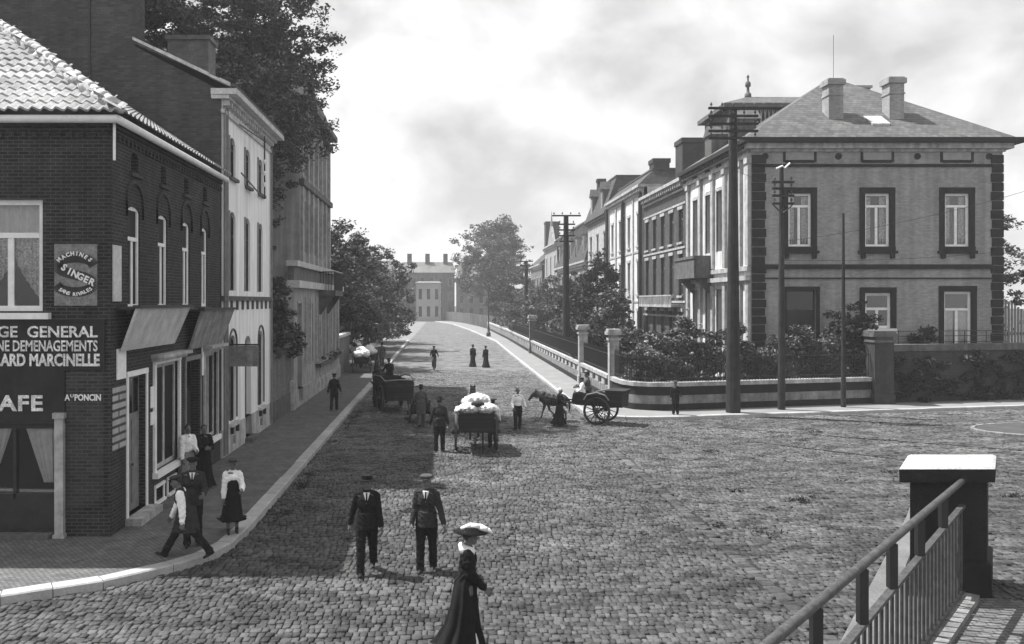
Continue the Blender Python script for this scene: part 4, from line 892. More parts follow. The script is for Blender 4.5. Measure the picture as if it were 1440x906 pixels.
# ------------------------------------------------------------ terrace houses along the right side of the street
def row_house(label, y0, y1, ze, wm, ncol, rows, trim, roof='hip', rm='slate', rh=3.0, depth=11, x=XR, blind=False, fm='greypaint', chim=(), seed=0, bandz=(), dorm=0, pil=False, bay=None):
    F = Fr((x, 0, 0), (0, 1, 0), (-1, 0, 0)); t = thing('town_house', label, 'house', (x+depth/2, (y0+y1)/2, .3), 0, 'town houses on the right of the street')
    w = (y1-y0)/ncol; ww = min(1.05, w*.46); ops = []
    for i in range(ncol):
        c = y0+w*(i+.5)
        for z0, z1 in rows: ops.append((c-ww/2, c+ww/2, z0, z1))
    m = MB(); wall(m, F, y0+.01, y1-.01, .3, ze, ops); wall(m, Fr((0, y0+.01, 0), (1, 0, 0), (0, -1, 0)), x+.01, x+depth, .3, ze); wall(m, Fr((0, y1-.31, 0), (1, 0, 0), (0, -1, 0)), x+.01, x+depth, .3, ze)
    m.box(x+depth-.3, x+depth, y0+.32, y1-.32, .3, ze)
    m.build('wall', wm, t)
    for o in ops:
        window(F, *o, t, fm=fm, trans=.72, fw=.09, dep=.2)
    for o in ops:
        MB().fbox(F, o[0]-.1, o[1]+.1, o[3]+.003, o[3]+.22, -.02, .07).build('lintel', trim, t); MB().fbox(F, o[0]-.12, o[1]+.12, o[2]-.15, o[2]-.003, -.02, .12).build('sill', trim, t)
    q = MB()
    for z in bandz: q.fbox(F, y0+.02, y1-.02, z, z+.14, -.02, .05)
    q.fbox(F, y0+.02, y1-.02, ze-.55, ze-.4, -.02, .08); q.box(x-.45, x+depth+.1, y0+.01, y1-.01, ze, ze+.22)
    u = y0+.2
    while u < y1-.2: q.fbox(F, u, u+.14, ze-.32, ze-.003, -.02, .36); u += .55
    if pil:
        for i in range(ncol+1):
            c = min(max(y0+w*i, y0+.25), y1-.25); q.fbox(F, c-.2, c+.2, .3, ze-.56, -.02, .1)
    q.build('cornice', trim, t)
    zr = ze+.223; q = MB()
    if roof == 'hip':
        q.add([(x-.4, y0, zr), (x+depth, y0, zr), (x+depth, y1, zr), (x-.4, y1, zr), (x+depth*.45, y0+.02, zr+rh), (x+depth*.45, y1-.02, zr+rh)], [(0, 4, 5, 3), (1, 2, 5, 4), (0, 1, 4), (3, 5, 2), (0, 3, 2, 1)])
    else:
        q.hexa([(x-.35, y0+.02, zr), (x+depth, y0+.02, zr), (x+depth, y1-.02, zr), (x-.35, y1-.02, zr), (x+.9, y0+.5, zr+rh), (x+depth-1, y0+.5, zr+rh), (x+depth-1, y1-.5, zr+rh), (x+.9, y1-.5, zr+rh)])
        q.box(x+.8, x+depth-.9, y0+.4, y1-.4, zr+rh+.003, zr+rh+.15)
    q.build('roof', rm, t)
    for (cx_, cy_, zt, s) in chim: MB().box(x+cx_, x+cx_+s, cy_, cy_+s*1.1, ze, zt-.35).box(x+cx_-.08, x+cx_+s+.08, cy_-.08, cy_+s*1.1+.08, zt-.347, zt).build('chimney', 'dark_brick', t)
    for i in range(dorm):
        c = y0+(y1-y0)*(i+.5)/dorm; d = MB().box(x-.1, x+1.5, c-.7, c+.7, zr+.1, zr+rh*.7); o = d.build('dormer', trim, t)
        MB().box(x-.14, x-.105, c-.42, c+.42, zr+.3, zr+rh*.62).build('pane', 'glass', o); MB().hexa([(x-.25, c-.85, zr+rh*.7), (x+1.8, c-.85, zr+rh*.7), (x+1.8, c+.85, zr+rh*.7), (x-.25, c+.85, zr+rh*.7), (x-.25, c-.05, zr+rh*.95), (x+1.8, c-.05, zr+rh*.95), (x+1.8, c+.05, zr+rh*.95), (x-.25, c+.05, zr+rh*.95)]).build('dormer_roof', rm, t)
    door(F, y0+.15, y0+.15+.01, .4, .41, t, handle=False) if False else None
    return t, F
t, F_ = row_house('dark brick town house with pale bands next to the corner mansion', 56.4, 68.3, 13.0, 'band_brick', 5, [(9.0, 11.2), (5.4, 8.2), (1.4, 4.3)], 'palestone', 'hip', 'slate', 2.6, chim=[(1.2, 61.5, 16.8, 1.7)], bandz=(3.9, 4.9, 8.55, 11.5))
q = MB().fbox(F_, 57.5, 67, 4.6, 4.78, 0, .7).fbox(F_, 57.5, 67, 5.35, 5.45, .6, .7)
for i in range(32): q.fbox(F_, 57.6+i*.3, 57.7+i*.3, 4.78, 5.35, .62, .68)
q.build('balcony', 'palestone', t)
t, F_ = row_house('tall pale town house with two bays and dark drainpipes, third from the corner', 68.4, 82.9, 14.2, 'stucco', 4, [(9.6, 12.2), (5.6, 8.3), (1.3, 4.2)], 'palestone', 'mansard', 'slate_dark', 1.2, chim=[(1.0, 69.2, 16.6, 1.3)], bandz=(4.9, 9.0), pil=True)
q = MB()
for y in (75.4, 68.6, 82.7): q.tube(F_.P(y, .3, .25), F_.P(y, 13.8, .25), .14, n=6)
q.build('downpipe', 'dark', t)
t, F_ = row_house('pale town house with steep slate mansard and a dormer, fourth from the corner', 83, 95, 13.6, 'palestone', 3, [(9.4, 11.8), (5.4, 8.2), (1.3, 4.2)], 'bluestone', 'mansard', 'slate_dark', 3.4, bandz=(4.9, 8.9), dorm=2, chim=[(.8, 93.2, 18.4, .8)])
t, F_ = row_house('lower town house with a row of pale dormers in its mansard roof', 95.2, 121, 9.4, 'grey_brick', 7, [(5.6, 8.2), (1.3, 4.2)], 'palestone', 'mansard', 'slate_dark', 4.3, bandz=(4.9,), dorm=5)
t, F_ = row_house('far town house with a pointed front gable and a tall spike', 121.2, 136, 13.2, 'pale_brick', 3, [(9.2, 11.6), (5.4, 8.2), (1.3, 4.2)], 'palestone', 'hip', 'slate_dark', 3.6, bandz=(8.8,))
MB().hexa([(15.7, 124, 13.4), (16.1, 124, 13.4), (16.1, 131, 13.4), (15.7, 131, 13.4), (15.7, 127.3, 16.2), (16.1, 127.3, 16.2), (16.1, 127.7, 16.2), (15.7, 127.7, 16.2)]).tube((15.9, 127.5, 16.2), (15.9, 127.5, 18.4), .2, .03, 8).build('gable', 'pale_brick', t)
t, F_ = row_house('farthest gabled house on the right with a tall chimney', 140, 158, 11, 'grey_brick', 4, [(6.5, 9), (1.5, 4.2)], 'palestone', 'hip', 'slate_dark', 5, chim=[(1, 143, 18.4, 2.2)])

# ------------------------------------------------------------ far end of the street
def block_house(name, label, x0, x1, y, z1, wm, rm, nw, nr, rh=3, chim=0):
    t = thing(name, label, 'house', ((x0+x1)/2, y+4, 0), 0, 'houses closing the far end of the street'); F = Fr((0, y, 0), (1, 0, 0), (0, -1, 0)); w = (x1-x0)/nw; ops = []
    for i in range(nw):
        for j in range(nr):
            zz = 1.2+j*(z1-1)/nr; ops.append((x0+w*(i+.3), x0+w*(i+.7), zz, zz+(z1-1)/nr*.6))
    m = MB(); wall(m, F, x0, x1, 0, z1, ops); m.box(x0, x0+.3, y+.303, y+8, 0, z1); m.box(x1-.3, x1, y+.303, y+8, 0, z1); m.build('wall', wm, t)
    for o in ops: MB().fbox(F, o[0]+.01, o[1]-.01, o[2]+.01, o[3]-.01, -.25, -.2).build('window', 'glass', t)
    if rh: MB().add([(x0-.3, y-.4, z1), (x1+.3, y-.4, z1), (x1+.3, y+8.4, z1), (x0-.3, y+8.4, z1), (x0+.5, y+4, z1+rh), (x1-.5, y+4, z1+rh)], [(0, 1, 5, 4), (1, 2, 5), (2, 3, 4, 5), (3, 0, 4), (3, 2, 1, 0)]).build('roof', rm, t)
    for i in range(chim):
        cx_ = x0+(x1-x0)*(i+.5)/chim; MB().box(cx_-.6, cx_+.6, y+3, y+4.2, z1, z1+rh+2.2).build('chimney', 'dark_brick', t)
    return t
block_house('far_house', 'hazy pale rendered house in front of the far rooftops', -7.2, -1.1, 212, 9.6, 'farpale', 'farroof', 3, 2, .5)
block_house('far_house', 'hazy dark roofed block with three chimneys closing the street', -12, 2.5, 226, 12.6, 'farwall', 'farroof', 6, 3, 3.0, 3)
block_house('far_house', 'grey far house half hidden by the big round tree', 3, 16, 224, 11, 'farwall', 'farroof', 5, 3, 4, 2)
block_house('far_house', 'far low house behind the left hand trees at the side lane', -32, -13, 216, 11.5, 'farwall', 'farroof', 7, 3, 4, 2)

# ------------------------------------------------------------ right hand front walls, railings, piers
def sweep(mb, pts, w0, w1, z0, z1):                  # wall along a line of points, from offset w0 to w1 (to the left of travel)
    p = [Vector((x, y, 0)) for x, y in pts]
    N_ = []
    for i in range(len(p)):
        d = (p[min(i+1, len(p)-1)]-p[max(i-1, 0)]).normalized(); N_.append(Vector((-d.y, d.x, 0)))
    V = []
    for q_, n_ in zip(p, N_):
        for w_, z_ in ((w0, z0), (w1, z0), (w1, z1), (w0, z1)): V.append(q_+n_*w_+Vector((0, 0, z_)))
    n = len(p); f = [(4*i+k, 4*i+(k+1) % 4, 4*i+4+(k+1) % 4, 4*i+4+k) for i in range(n-1) for k in range(4)]+[(0, 3, 2, 1), (4*n-4, 4*n-3, 4*n-2, 4*n-1)]
    return mb.add(V, f)
def along(pts, step):
    out = []; p = [Vector((x, y, 0)) for x, y in pts]; c = 0
    for a, b in zip(p, p[1:]):
        L0 = (b-a).length
        while c < L0: out.append((a.lerp(b, c/L0), (b-a).normalized())); c += step
        c -= L0
    return out
def front_wall(label, pts, slots, cat='front wall', cap=True):
    t = thing('front_wall', label, cat, (pts[0][0], pts[0][1], .1), 0, 'low front walls on the right')
    sweep(q := MB(), pts, 0, .38, .1, .42); q.build('footing', 'dstone', t)
    sweep(q := MB(), pts, .03, .35, .423, .80); q.build('lower_course', 'midstone', t)
    if slots:
        q = MB(); pr = along(pts, 1.75)
        for p, d in pr:
            n = Vector((-d.y, d.x, 0)); a = p-d*.42+n*.02; b = p+d*.42+n*.02
            q.hexa([a+Vector((0, 0, .803)), b+Vector((0, 0, .803)), b+n*.34+Vector((0, 0, .803)), a+n*.34+Vector((0, 0, .803)), a+Vector((0, 0, 1.2)), b+Vector((0, 0, 1.2)), b+n*.34+Vector((0, 0, 1.2)), a+n*.34+Vector((0, 0, 1.2))])
        q.build('blocks', 'palestone', t); sweep(q := MB(), pts, .15, .22, .803, 1.197); q.build('infill', 'dstone', t)
    else: sweep(q := MB(), pts, .03, .35, .803, 1.2); q.build('upper_course', 'dstone', t)
    sweep(q := MB(), pts, -.05, .43, 1.203, 1.38); q.build('coping', 'palestone', t)
    return t
def iron_fence(label, pts, z0, h, mm='black', step=.15, rail=(.12, .85), group='iron railings on the front walls', w=.022):
    t = thing('iron_railing', label, 'railing', (pts[0][0], pts[0][1], z0), 0, group); q = MB()
    for p, d in along(pts, step):
        n = Vector((-d.y, d.x, 0)); c = p+n*.19; a = d*w*.5; b = n*w*.5; zt = z0+h
        q.add([c-a-b+Vector((0, 0, z0)), c+a-b+Vector((0, 0, z0)), c+a+b+Vector((0, 0, z0)), c-a+b+Vector((0, 0, z0)), c-a-b+Vector((0, 0, zt)), c+a-b+Vector((0, 0, zt)), c+a+b+Vector((0, 0, zt)), c-a+b+Vector((0, 0, zt)), c+Vector((0, 0, zt+.12))],
              [(0, 1, 5, 4), (1, 2, 6, 5), (2, 3, 7, 6), (3, 0, 4, 7), (4, 5, 8), (5, 6, 8), (6, 7, 8), (7, 4, 8)])
    q.build('bars', mm, t); 
    for r in rail: sweep(k := MB(), pts, .16, .22, z0+h*r, z0+h*r+.04); k.build('rail', mm, t)
    return t
def pier(label, x, y, zt, w=.46, m='palestone', capm='palestone', z0=.1, group='piers of the front walls'):
    t = thing('gate_pier', label, 'gate pier', (x, y, z0), 0, group); q = MB().box(x-w/2, x+w/2, y-w/2, y+w/2, z0, zt-.55).box(x-w/2-.05, x+w/2+.05, y-w/2-.05, y+w/2+.05, z0, z0+.5)
    q.build('shaft', m, t)
    MB().box(x-w/2-.06, x+w/2+.06, y-w/2-.06, y+w/2+.06, zt-.547, zt-.43).box(x-w/2+.02, x+w/2-.02, y-w/2+.02, y+w/2-.02, zt-.427, zt-.28).box(x-w/2-.13, x+w/2+.13, y-w/2-.13, y+w/2+.13, zt-.277, zt-.12).box(x-w/2-.08, x+w/2+.08, y-w/2-.08, y+w/2+.08, zt-.117, zt).build('cap', capm, t); return t
CORN = [(8.0, 40.9), (8.02, 39.9), (8.15, 39.0), (8.5, 38.35), (9.1, 38.0), (9.9, 37.95)]
front_wall('low stone front wall with dark slots along the right pavement', [(8.0, 79.5), (8.0, 51.2)], True)
front_wall('low stone front wall with pale coping between the two nearest piers', [(8.0, 50.4), (8.0, 42.0)], True)
front_wall('curved low front wall with pale coping round the street corner to the tall ivy covered wall', [(8.0, 41.2)]+CORN[1:]+[(20.3, 40.6)], False)
front_wall('far low front wall beyond the third pier', [(7.4, 150), (8.0, 110), (8.0, 80.6)], True)
pier('pale stone pier with moulded cap nearest the street corner', 8.2, 41.6, 3.65); pier('pale stone pier, second from the street corner', 8.2, 50.8, 3.6, .5); pier('darker stone pier, third from the corner behind the lamp post', 8.2, 80, 3.7, .6, 'bluestone')
iron_fence('black iron railing above the slotted front wall', [(8.0, 79.5), (8.0, 51.2)], 1.38, 1.15); iron_fence('short black iron railing between the two nearest piers', [(8.0, 50.4), (8.0, 42.0)], 1.38, 1.15)
iron_fence('black iron railing curving round the corner before the rose bushes', [(8.0, 41.2)]+CORN[1:]+[(20.3, 40.6)], 1.38, 1.25); iron_fence('far iron railing beyond the third pier', [(8.0, 110), (8.0, 80.6)], 1.38, 1.1, step=.25)
pier('square dark stone pier where the low wall meets the ivy covered wall', 20.75, 40.75, 3.6, .9, 'pier_stone', 'bluestone')
tw = thing('high_wall', 'high garden wall with flat pale coping, its face overgrown with ivy', 'wall', (26, 42, .1))
HP = [(21.25, 40.9), (36, 44.2)]
sweep(q := MB(), HP, 0, .4, .1, 2.6); q.build('brickwork', 'dark_brick', tw); sweep(q := MB(), HP, -.08, .5, 2.603, 2.92); q.build('coping', 'bluestone', tw)
iv = thing('ivy', 'dark ivy covering the high wall at the right edge', 'ivy', (27, 42, .15))
leaves('foliage', 'leaf_dark', iv, [(21.6+i*.75, 40.85+i*.167, .45+k*.55, .55, .2, .36) for i in range(14) for k in range(4)], 15000, .10, clump=.3, shell=.1, seed=8)
rt = thing('terrace_railing', 'thin iron terrace railing in front of the french window', 'railing', (25, 43.3, 2.6))
q = MB()
for z_ in (2.95, 3.25, 3.5): q.tube((21.5, 42.6, z_), (29, 44.0, z_), .018, n=5)
for i in range(7): q.tube((21.5+1.25*i, 42.6+.233*i, 2.3), (21.5+1.25*i, 42.6+.233*i, 3.5), .02, n=5)
q.build('bars', 'black', rt)

# foliage behind the front wall
def shrub(label, x, y, h, r, seed, m='leaf', fl=0, n=9000, size=.085, group='shrubs behind the front wall', z0=.3):
    t = thing('shrub', label, 'shrub', (x, y, z0), 0, group); b = MB()
    for k in range(5): an = k*1.3; b.path([(x, y, z0), (x+math.cos(an)*r*.4, y+math.sin(an)*r*.4, z0+h*.5), (x+math.cos(an)*r*.8, y+math.sin(an)*r*.8, z0+h*.85)], [.04, .03, .01], 5)
    b.build('stems', 'bark', t); bl = [(x+random.uniform(-.5, .5)*r, y+random.uniform(-.3, .3)*r, z0+h*(.3+.13*k), r*(.85-.07*k), r*.7, h*.24) for k in range(6)]
    leaves('foliage', m, t, bl, n, size, seed=seed, clump=.34, shell=.3)
    if fl: leaves('blossom', 'flower', t, [(b_[0], b_[1]-.1, b_[2]+.1, b_[3], b_[4], b_[5]) for b_ in bl[2:]], fl, .06, seed=seed+50, clump=.12, shell=.75)
shr = [('rose bush with pale blossom just behind the curved corner wall', 9.6, 40.0, 3.0, 1.2), ('tall blossoming bush behind the corner railing, left of the great pole', 11.3, 40.3, 3.4, 1.4), ('dark leafy bush close left of the great telegraph pole', 12.9, 41.0, 3.0, 1.1), ('flowering bush between the great pole and the slim insulator pole', 14.6, 41.4, 3.1, 1.2), ('dark bush behind the slim insulator pole', 16.2, 41.6, 2.7, 1.0),
       ('flowering bush under the side door of the corner mansion', 17.6, 41.8, 3.1, 1.1), ('bush just left of the thin bare pole', 18.9, 42.0, 2.9, .9)]
for i, (lb, x, y, h_, r_) in enumerate(shr): shrub(lb, x, y, h_, r_, 20+i, 'leaf' if i % 2 else 'leaf_pale', 420 if i in (0, 1, 3, 5) else 120)
shrub('tall black clipped bush reaching the small ground floor window', 20.0, 42.6, 4.1, 1.35, 31, 'leaf_dark', 0, 16000)
shrub('low rounded bush on top of the terrace by the high wall', 24.4, 43.6, 1.3, .8, 32, 'leaf_dark', 0, 1500, z0=2.2)
shrub('sprawling bush between the second pier and the corner pier', 9.6, 46, 2.9, 1.3, 33, 'leaf', 200); shrub('bush behind the slotted wall near the second pier', 9.8, 54, 3.0, 1.5, 34, 'leaf_dark', 0)
shrub('bush behind the slotted wall in the middle of its length', 9.8, 63, 3.1, 1.6, 35, 'leaf', 0); shrub('bush behind the slotted wall near the third pier', 10, 74, 3.2, 1.6, 36, 'leaf_pale', 0)

# ------------------------------------------------------------ trees
tree('huge dense tree rising behind the white house over the mansion', (-11.6, 38.6, 0), 16, [(-11.6, 38.4, 17.2, 4.6, 3.6, 4.2), (-9.0, 38.4, 14.6, 3.0, 3.0, 4.2), (-8.4, 38.8, 11.0, 1.5, 2.0, 2.8), (-7.2, 38.4, 16.6, 2.2, 2.4, 3.0), (-6.9, 38.0, 13.4, 1.6, 1.9, 2.4), (-12.5, 38.4, 20.5, 4.5, 3, 3.4), (-8, 38.4, 20.5, 2.2, 2.4, 2.4), (-12.6, 38.2, 16.5, 1.8, 2.2, 2.4)], 84000, .10, 'leaf', .42, 5, 41, .58)
tree('slender tree showing sky through its leaves beside the tall gable', (-13.2, 36.6, 0), 17, [(-12.3, 36.6, 15.6, 2.2, 2, 2.6)], 7000, .09, 'leaf_dark', .2, 2.5, 42, .5)
for i, (lb, b, r, h_, n) in enumerate([('broad dark tree just beyond the mansion on the left', (-9.4, 64, 0), 4.6, 9.6, 22000), ('rounded tree in the middle of the left hand garden row', (-9.6, 76, 0), 5.0, 9.4, 20000), ('tree leaning over the left pavement farther on', (-8.2, 88, 0), 4.6, 8.8, 16000), ('last and palest tree of the left hand row before the side lane', (-8.6, 101, 0), 4.2, 8.2, 12000)]):
    x, y, _ = b; H_ = h_
    tree(lb, b, H_, [(x, y, H_*.62, r, r, H_*.34), (x+r*.35, y-1, H_*.85, r*.6, r*.6, H_*.26), (x-r*.4, y, H_*.95, r*.6, r*.6, H_*.24), (x+r*.2, y+1, H_*.32, r*.8, r*.7, H_*.2)], n, .17, 'leaf' if i % 2 == 0 else 'leaf_pale', .3, 3.4, 50+i, .8, 'trees in the left hand gardens')
shrub('dark hedge bush behind the parked carts', -8.2, 66, 3.4, 2.2, 61, 'leaf_dark', 0, 5000, .1, 'hedge bushes on the left'); shrub('hedge bush at the end of the left pavement', -7.4, 96, 3.6, 2.4, 62, 'leaf', 0, 5000, .12, 'hedge bushes on the left'); shrub('hedge bush in the middle of the left pavement edge', -7.6, 81, 3.4, 2.4, 63, 'leaf_dark', 0, 5000, .12, 'hedge bushes on the left')
tree('great round tree beside the far bend of the street', (9.6, 172, 0), 17, [(9.2, 172, 14.5, 6.4, 6, 6.0), (6.8, 172, 10, 5, 5, 4), (11, 172, 17.5, 4.4, 4, 4), (12.5, 171, 9.5, 5, 5, 5)], 30000, .26, 'leaf_pale', .5, 6, 70, 1.2)
tree('smaller dark tree at the foot of the great round tree', (9.5, 140, 0), 6, [(9.5, 140, 5.5, 3.2, 3, 3.4), (12, 140, 6.5, 3, 3, 3)], 9000, .2, 'leaf_dark', .2, 2.5, 71, .8)
ft = [('light leafy tree before the lower dormered house', 11, 118, 7.2, 3.4, 'leaf_pale'), ('tree behind the front railing near the far lamp', 10.6, 103, 6.8, 3.2, 'leaf'), ('slim tree before the mansard house, right behind the third pier', 11, 92, 7.6, 2.4, 'leaf_pale'),
      ('dark narrow tree right of the tall roadside pole', 12, 78, 7.2, 2.0, 'leaf_dark'), ('tall narrow dark tree in front of the pale bayed town house', 12.2, 68.5, 8.6, 1.7, 'leaf_dark'), ('small tree behind the second pier', 11.8, 60.5, 5.6, 1.5, 'leaf')]
for i, (lb, x, y, h_, r, mm) in enumerate(ft):
    tree(lb, (x, y, .3), h_*.9, [(x, y, h_*.6, r, r, h_*.32), (x+r*.2, y, h_*.85, r*.6, r*.6, h_*.2), (x-r*.3, y, h_*.4, r*.9, r*.7, h_*.26)], 11000, .13, mm, .12, r*.8, 80+i, .5, 'trees in the right hand gardens')
tree('tree beyond the corner mansion at the right edge of the picture', (36, 58, 0), 9, [(34.8, 56, 8.2, 2.6, 3, 3.2), (37, 58, 6, 3, 3, 3)], 9000, .13, 'leaf', .2, 3, 90, .6)
fe = thing('board_fence', 'pale weathered board fence following the far bend', 'fence', (5, 160, 0)); 
q = MB()
for p, d in along([(8.3, 150), (7.0, 165), (4.6, 190), (0.5, 216)], 1.1): q.box(p.x-.35, p.x+.35, p.y-.05, p.y+.05, 0, 2.4)
q.build('boards', 'greystucco', fe)

# ------------------------------------------------------------ poles, lamp, wires
def pole(name, label, x, y, zt, r0, r1, arms, mm='pole_wood', z0=.14, cat='telegraph pole', ins=True, armw=1.0, dx=0, curve=False):
    t = thing(name, label, cat, (x, y, z0)); MB().tube((x, y, z0), (x, y, zt), r0, r1, 12).build('post', mm, t, smooth=False)
    for z_, aw, off in arms:
        a = MB().box(x-aw/2+off, x+aw/2+off, y-r1-.14, y-r1-.03, z_-.05, z_+.05).build('crossarm', mm if name != 'lamp_post' else 'black', t)
        if ins:
            n = max(2, int(aw/.42))
            for i in range(n):
                q = MB(); xx = x-aw/2+off+.12+(aw-.24)*i/(n-1); q.tube((xx, y-r1-.085, z_+.05), (xx, y-r1-.085, z_+.16), .014, n=5); q.lathe((xx, y-r1-.085, z_+.12), [(.05, 0), (.055, .05), (.035, .1), (.015, .13)], 8); q.build('insulator', 'bluestone', a)
    return t
s_ = 1200/37.3
px_ = PX(1031, 37.3)
pole('telegraph_pole', 'massive dark telegraph pole with five long crossarms at the street corner', px_, 37.3, PZ(152, 37.3), .31, .16, [(PZ(y_, 37.3), 2.15, -.08) for y_ in (154, 165, 176, 186, 196)])
t = pole('telegraph_pole', 'slim pole with four short insulator arms before the mansion side door', PX(1099, 38.3), 38.3, PZ(232, 38.3), .17, .09, [(PZ(y_, 38.3), .98, .0) for y_ in (257, 266, 276, 287)])
q = MB(); x_ = PX(1099, 38.3); q.path([(x_-.28, 38.2, PZ(238, 38.3)), (x_, 38.2, PZ(234, 38.3)), (x_+.1, 38.2, PZ(237, 38.3)), (x_+.34, 38.2, PZ(230, 38.3))], .045, 6); q.build('lightning_arrester', 'ceramic', t)
MB().path([(x_-.45, 38.15, PZ(288, 38.3)), (x_-.2, 38.15, PZ(296, 38.3)), (x_, 38.15, PZ(300, 38.3)), (x_+.2, 38.15, PZ(296, 38.3)), (x_+.45, 38.15, PZ(288, 38.3))], .03, 5).build('brace', 'black', t)
pole('bare_pole', 'thin bare pole standing before the middle of the mansion side', PX(1186, 39.2), 39.2, PZ(300, 39.2), .12, .05, [])
t = pole('telegraph_pole', 'tall T shaped telegraph pole rising from the gardens down the street', PX(796, 60), 60, PZ(303, 60), .30, .17, [(PZ(304, 60), 2.0, 0), (PZ(316, 60), 1.2, 0), (PZ(324, 60), 1.2, 0), (PZ(332, 60), 1.2, 0), (PZ(340, 60), 1.0, 0)], z0=.3)
pole('telegraph_pole', 'far telegraph pole with short arms above the right hand trees', PX(740, 95), 95, PZ(367, 95), .26, .18, [(PZ(y_, 95), 1.5, 0) for y_ in (368, 374, 380)], z0=.3)
lp = thing('lamp_post', 'dark slender gas lamp post on the right pavement far down the street', 'lamp post', (5.95+.55, 120, .15)); x_ = 6.5
MB().lathe((x_-.5, 118, .15), [(.3, 0), (.3, .5), (.16, .7), (.12, 1.4), (.09, 1.6), (.08, 6.2), (.12, 6.3), (.06, 6.4)], 10).build('post', 'black', lp); MB().lathe((x_-.5, 118, 6.5), [(.12, 0), (.3, .7), (.32, .75), (.12, 1.0), (.04, 1.2)], 6).build('lantern', 'glass', lp); MB().tube((x_-.9, 118, 6.2), (x_-.1, 118, 6.2), .03).build('ladder_bar', 'black', lp)
def wire(label, a, b, sag, r=.012):
    q = MB(); a, b = Vector(a), Vector(b); q.path([a.lerp(b, i/12)-Vector((0, 0, sag*4*(i/12)*(1-i/12))) for i in range(13)], r, 4); o = q.build('overhead_wire', 'black'); tag(o, label, 'wire', 'overhead wires'); return o
def W_(px, py, Y): return (PX(px, Y), Y, PZ(py, Y))
wire('upper wire crossing the mansion side from the slim pole up to the right edge', W_(1099, 340, 38.2), W_(1445, 268, 40), .25); wire('lower wire crossing the mansion side above its dark band', W_(1099, 366, 38.2), W_(1445, 350, 40), .2)
wire('wire hanging left from the slim pole to the great pole', W_(1099, 258, 38.2), W_(1035, 240, 37.2), .1, .008)

# ------------------------------------------------------------ foreground pier and railing
fp = thing('stone_pier', 'massive dark stone pier with a wide pale flat cap in the right foreground', 'pier', (8.45, 14.9, 0))
def shr_(mb):
    mb.v = [(x+.66*(y-14.27), y, z) for x, y, z in mb.v]; return mb
shr_(MB().box(7.76, 9.06, 14.38, 15.3, .62, 1.98)).build('shaft', 'dstone', fp); shr_(MB().box(7.70, 9.14, 14.30, 15.38, 0, .58).hexa([(7.70, 14.30, .583), (9.14, 14.30, .583), (9.14, 15.38, .583), (7.70, 15.38, .583), (7.76, 14.38, .618), (9.06, 14.38, .618), (9.06, 15.3, .618), (7.76, 15.3, .618)])).build('plinth', 'dstone', fp)
shr_(MB().box(7.6, 9.2, 14.22, 15.45, 1.983, 2.2)).build('cap', 'dstone', fp)
shr_(MB().hexa([(7.6, 14.22, 2.203), (9.2, 14.22, 2.203), (9.2, 15.45, 2.203), (7.6, 15.45, 2.203), (7.66, 14.28, 2.235), (9.14, 14.28, 2.235), (9.14, 15.4, 2.235), (7.66, 15.4, 2.235)])).build('cap_top', 'capstone', fp)
M['railpaint'] = mat('railing_paint', .06, .55, .4, 7, .3, 25, fine=.3)
fr = thing('bridge_railing', 'iron railing with round top rail and close upright bars running from the foreground pier', 'railing', (5.8, 10.9, 0))
A0 = Vector((8.68, 14.4, 0)); B0 = Vector((1.66, 6.1, 0)); RL = 5.85/ (8.68-2.83)
def rpt(t, z): 
    p = Vector((8.68-5.85*t, 14.3-6.83*t, z)); return p
TE = 1.25
zr2 = lambda t: 1.61-.40*t
MB().path([rpt(t/10, 2.0) for t in range(0, 13)], .052, 10).build('top_rail', 'railpaint', fr, smooth=True)
dv = (rpt(1, 0)-rpt(0, 0)).normalized(); nv = Vector((-dv.y, dv.x, 0))
def flat(t0, t1, z0, z1, h, w, q):
    a, b = rpt(t0, z0), rpt(t1, z1); q.hexa([a-nv*w, b-nv*w, b+nv*w, a+nv*w]+[p+Vector((0, 0, h)) for p in (a-nv*w, b-nv*w, b+nv*w, a+nv*w)])
q = MB(); flat(0.005, TE, zr2(0)-.05, zr2(TE)-.05, .05, .045, q); q.build('middle_rail', 'railpaint', fr)
q = MB(); flat(0.005, TE, .16, .16, .05, .04, q); q.build('bottom_rail', 'black', fr)
for t in (.18, .355, .524, .673, .855, 1.03, 1.2):
    a = rpt(t, .1); MB().box(a.x-.05, a.x+.05, a.y-.05, a.y+.05, zr2(t)+.002, 1.96).build('post', 'black', fr)
t = .02
while t < 1.22:
    a = rpt(t, .2); MB().tube(a, rpt(t, zr2(t)-.04), .024, n=6).build('baluster', 'iron', fr); t += .028
pk = MB()
for i in range(14):
    t0, t1 = i/11, (i+.94)/11; a, b = rpt(t0, 0), rpt(t1, 0); pk.hexa([a-nv*.16, b-nv*.16, b+nv*.24, a+nv*.24]+[p+Vector((0, 0, .13)) for p in (a-nv*.16, b-nv*.16, b+nv*.24, a+nv*.24)])
struct('railing_kerb', pk, 'midstone')

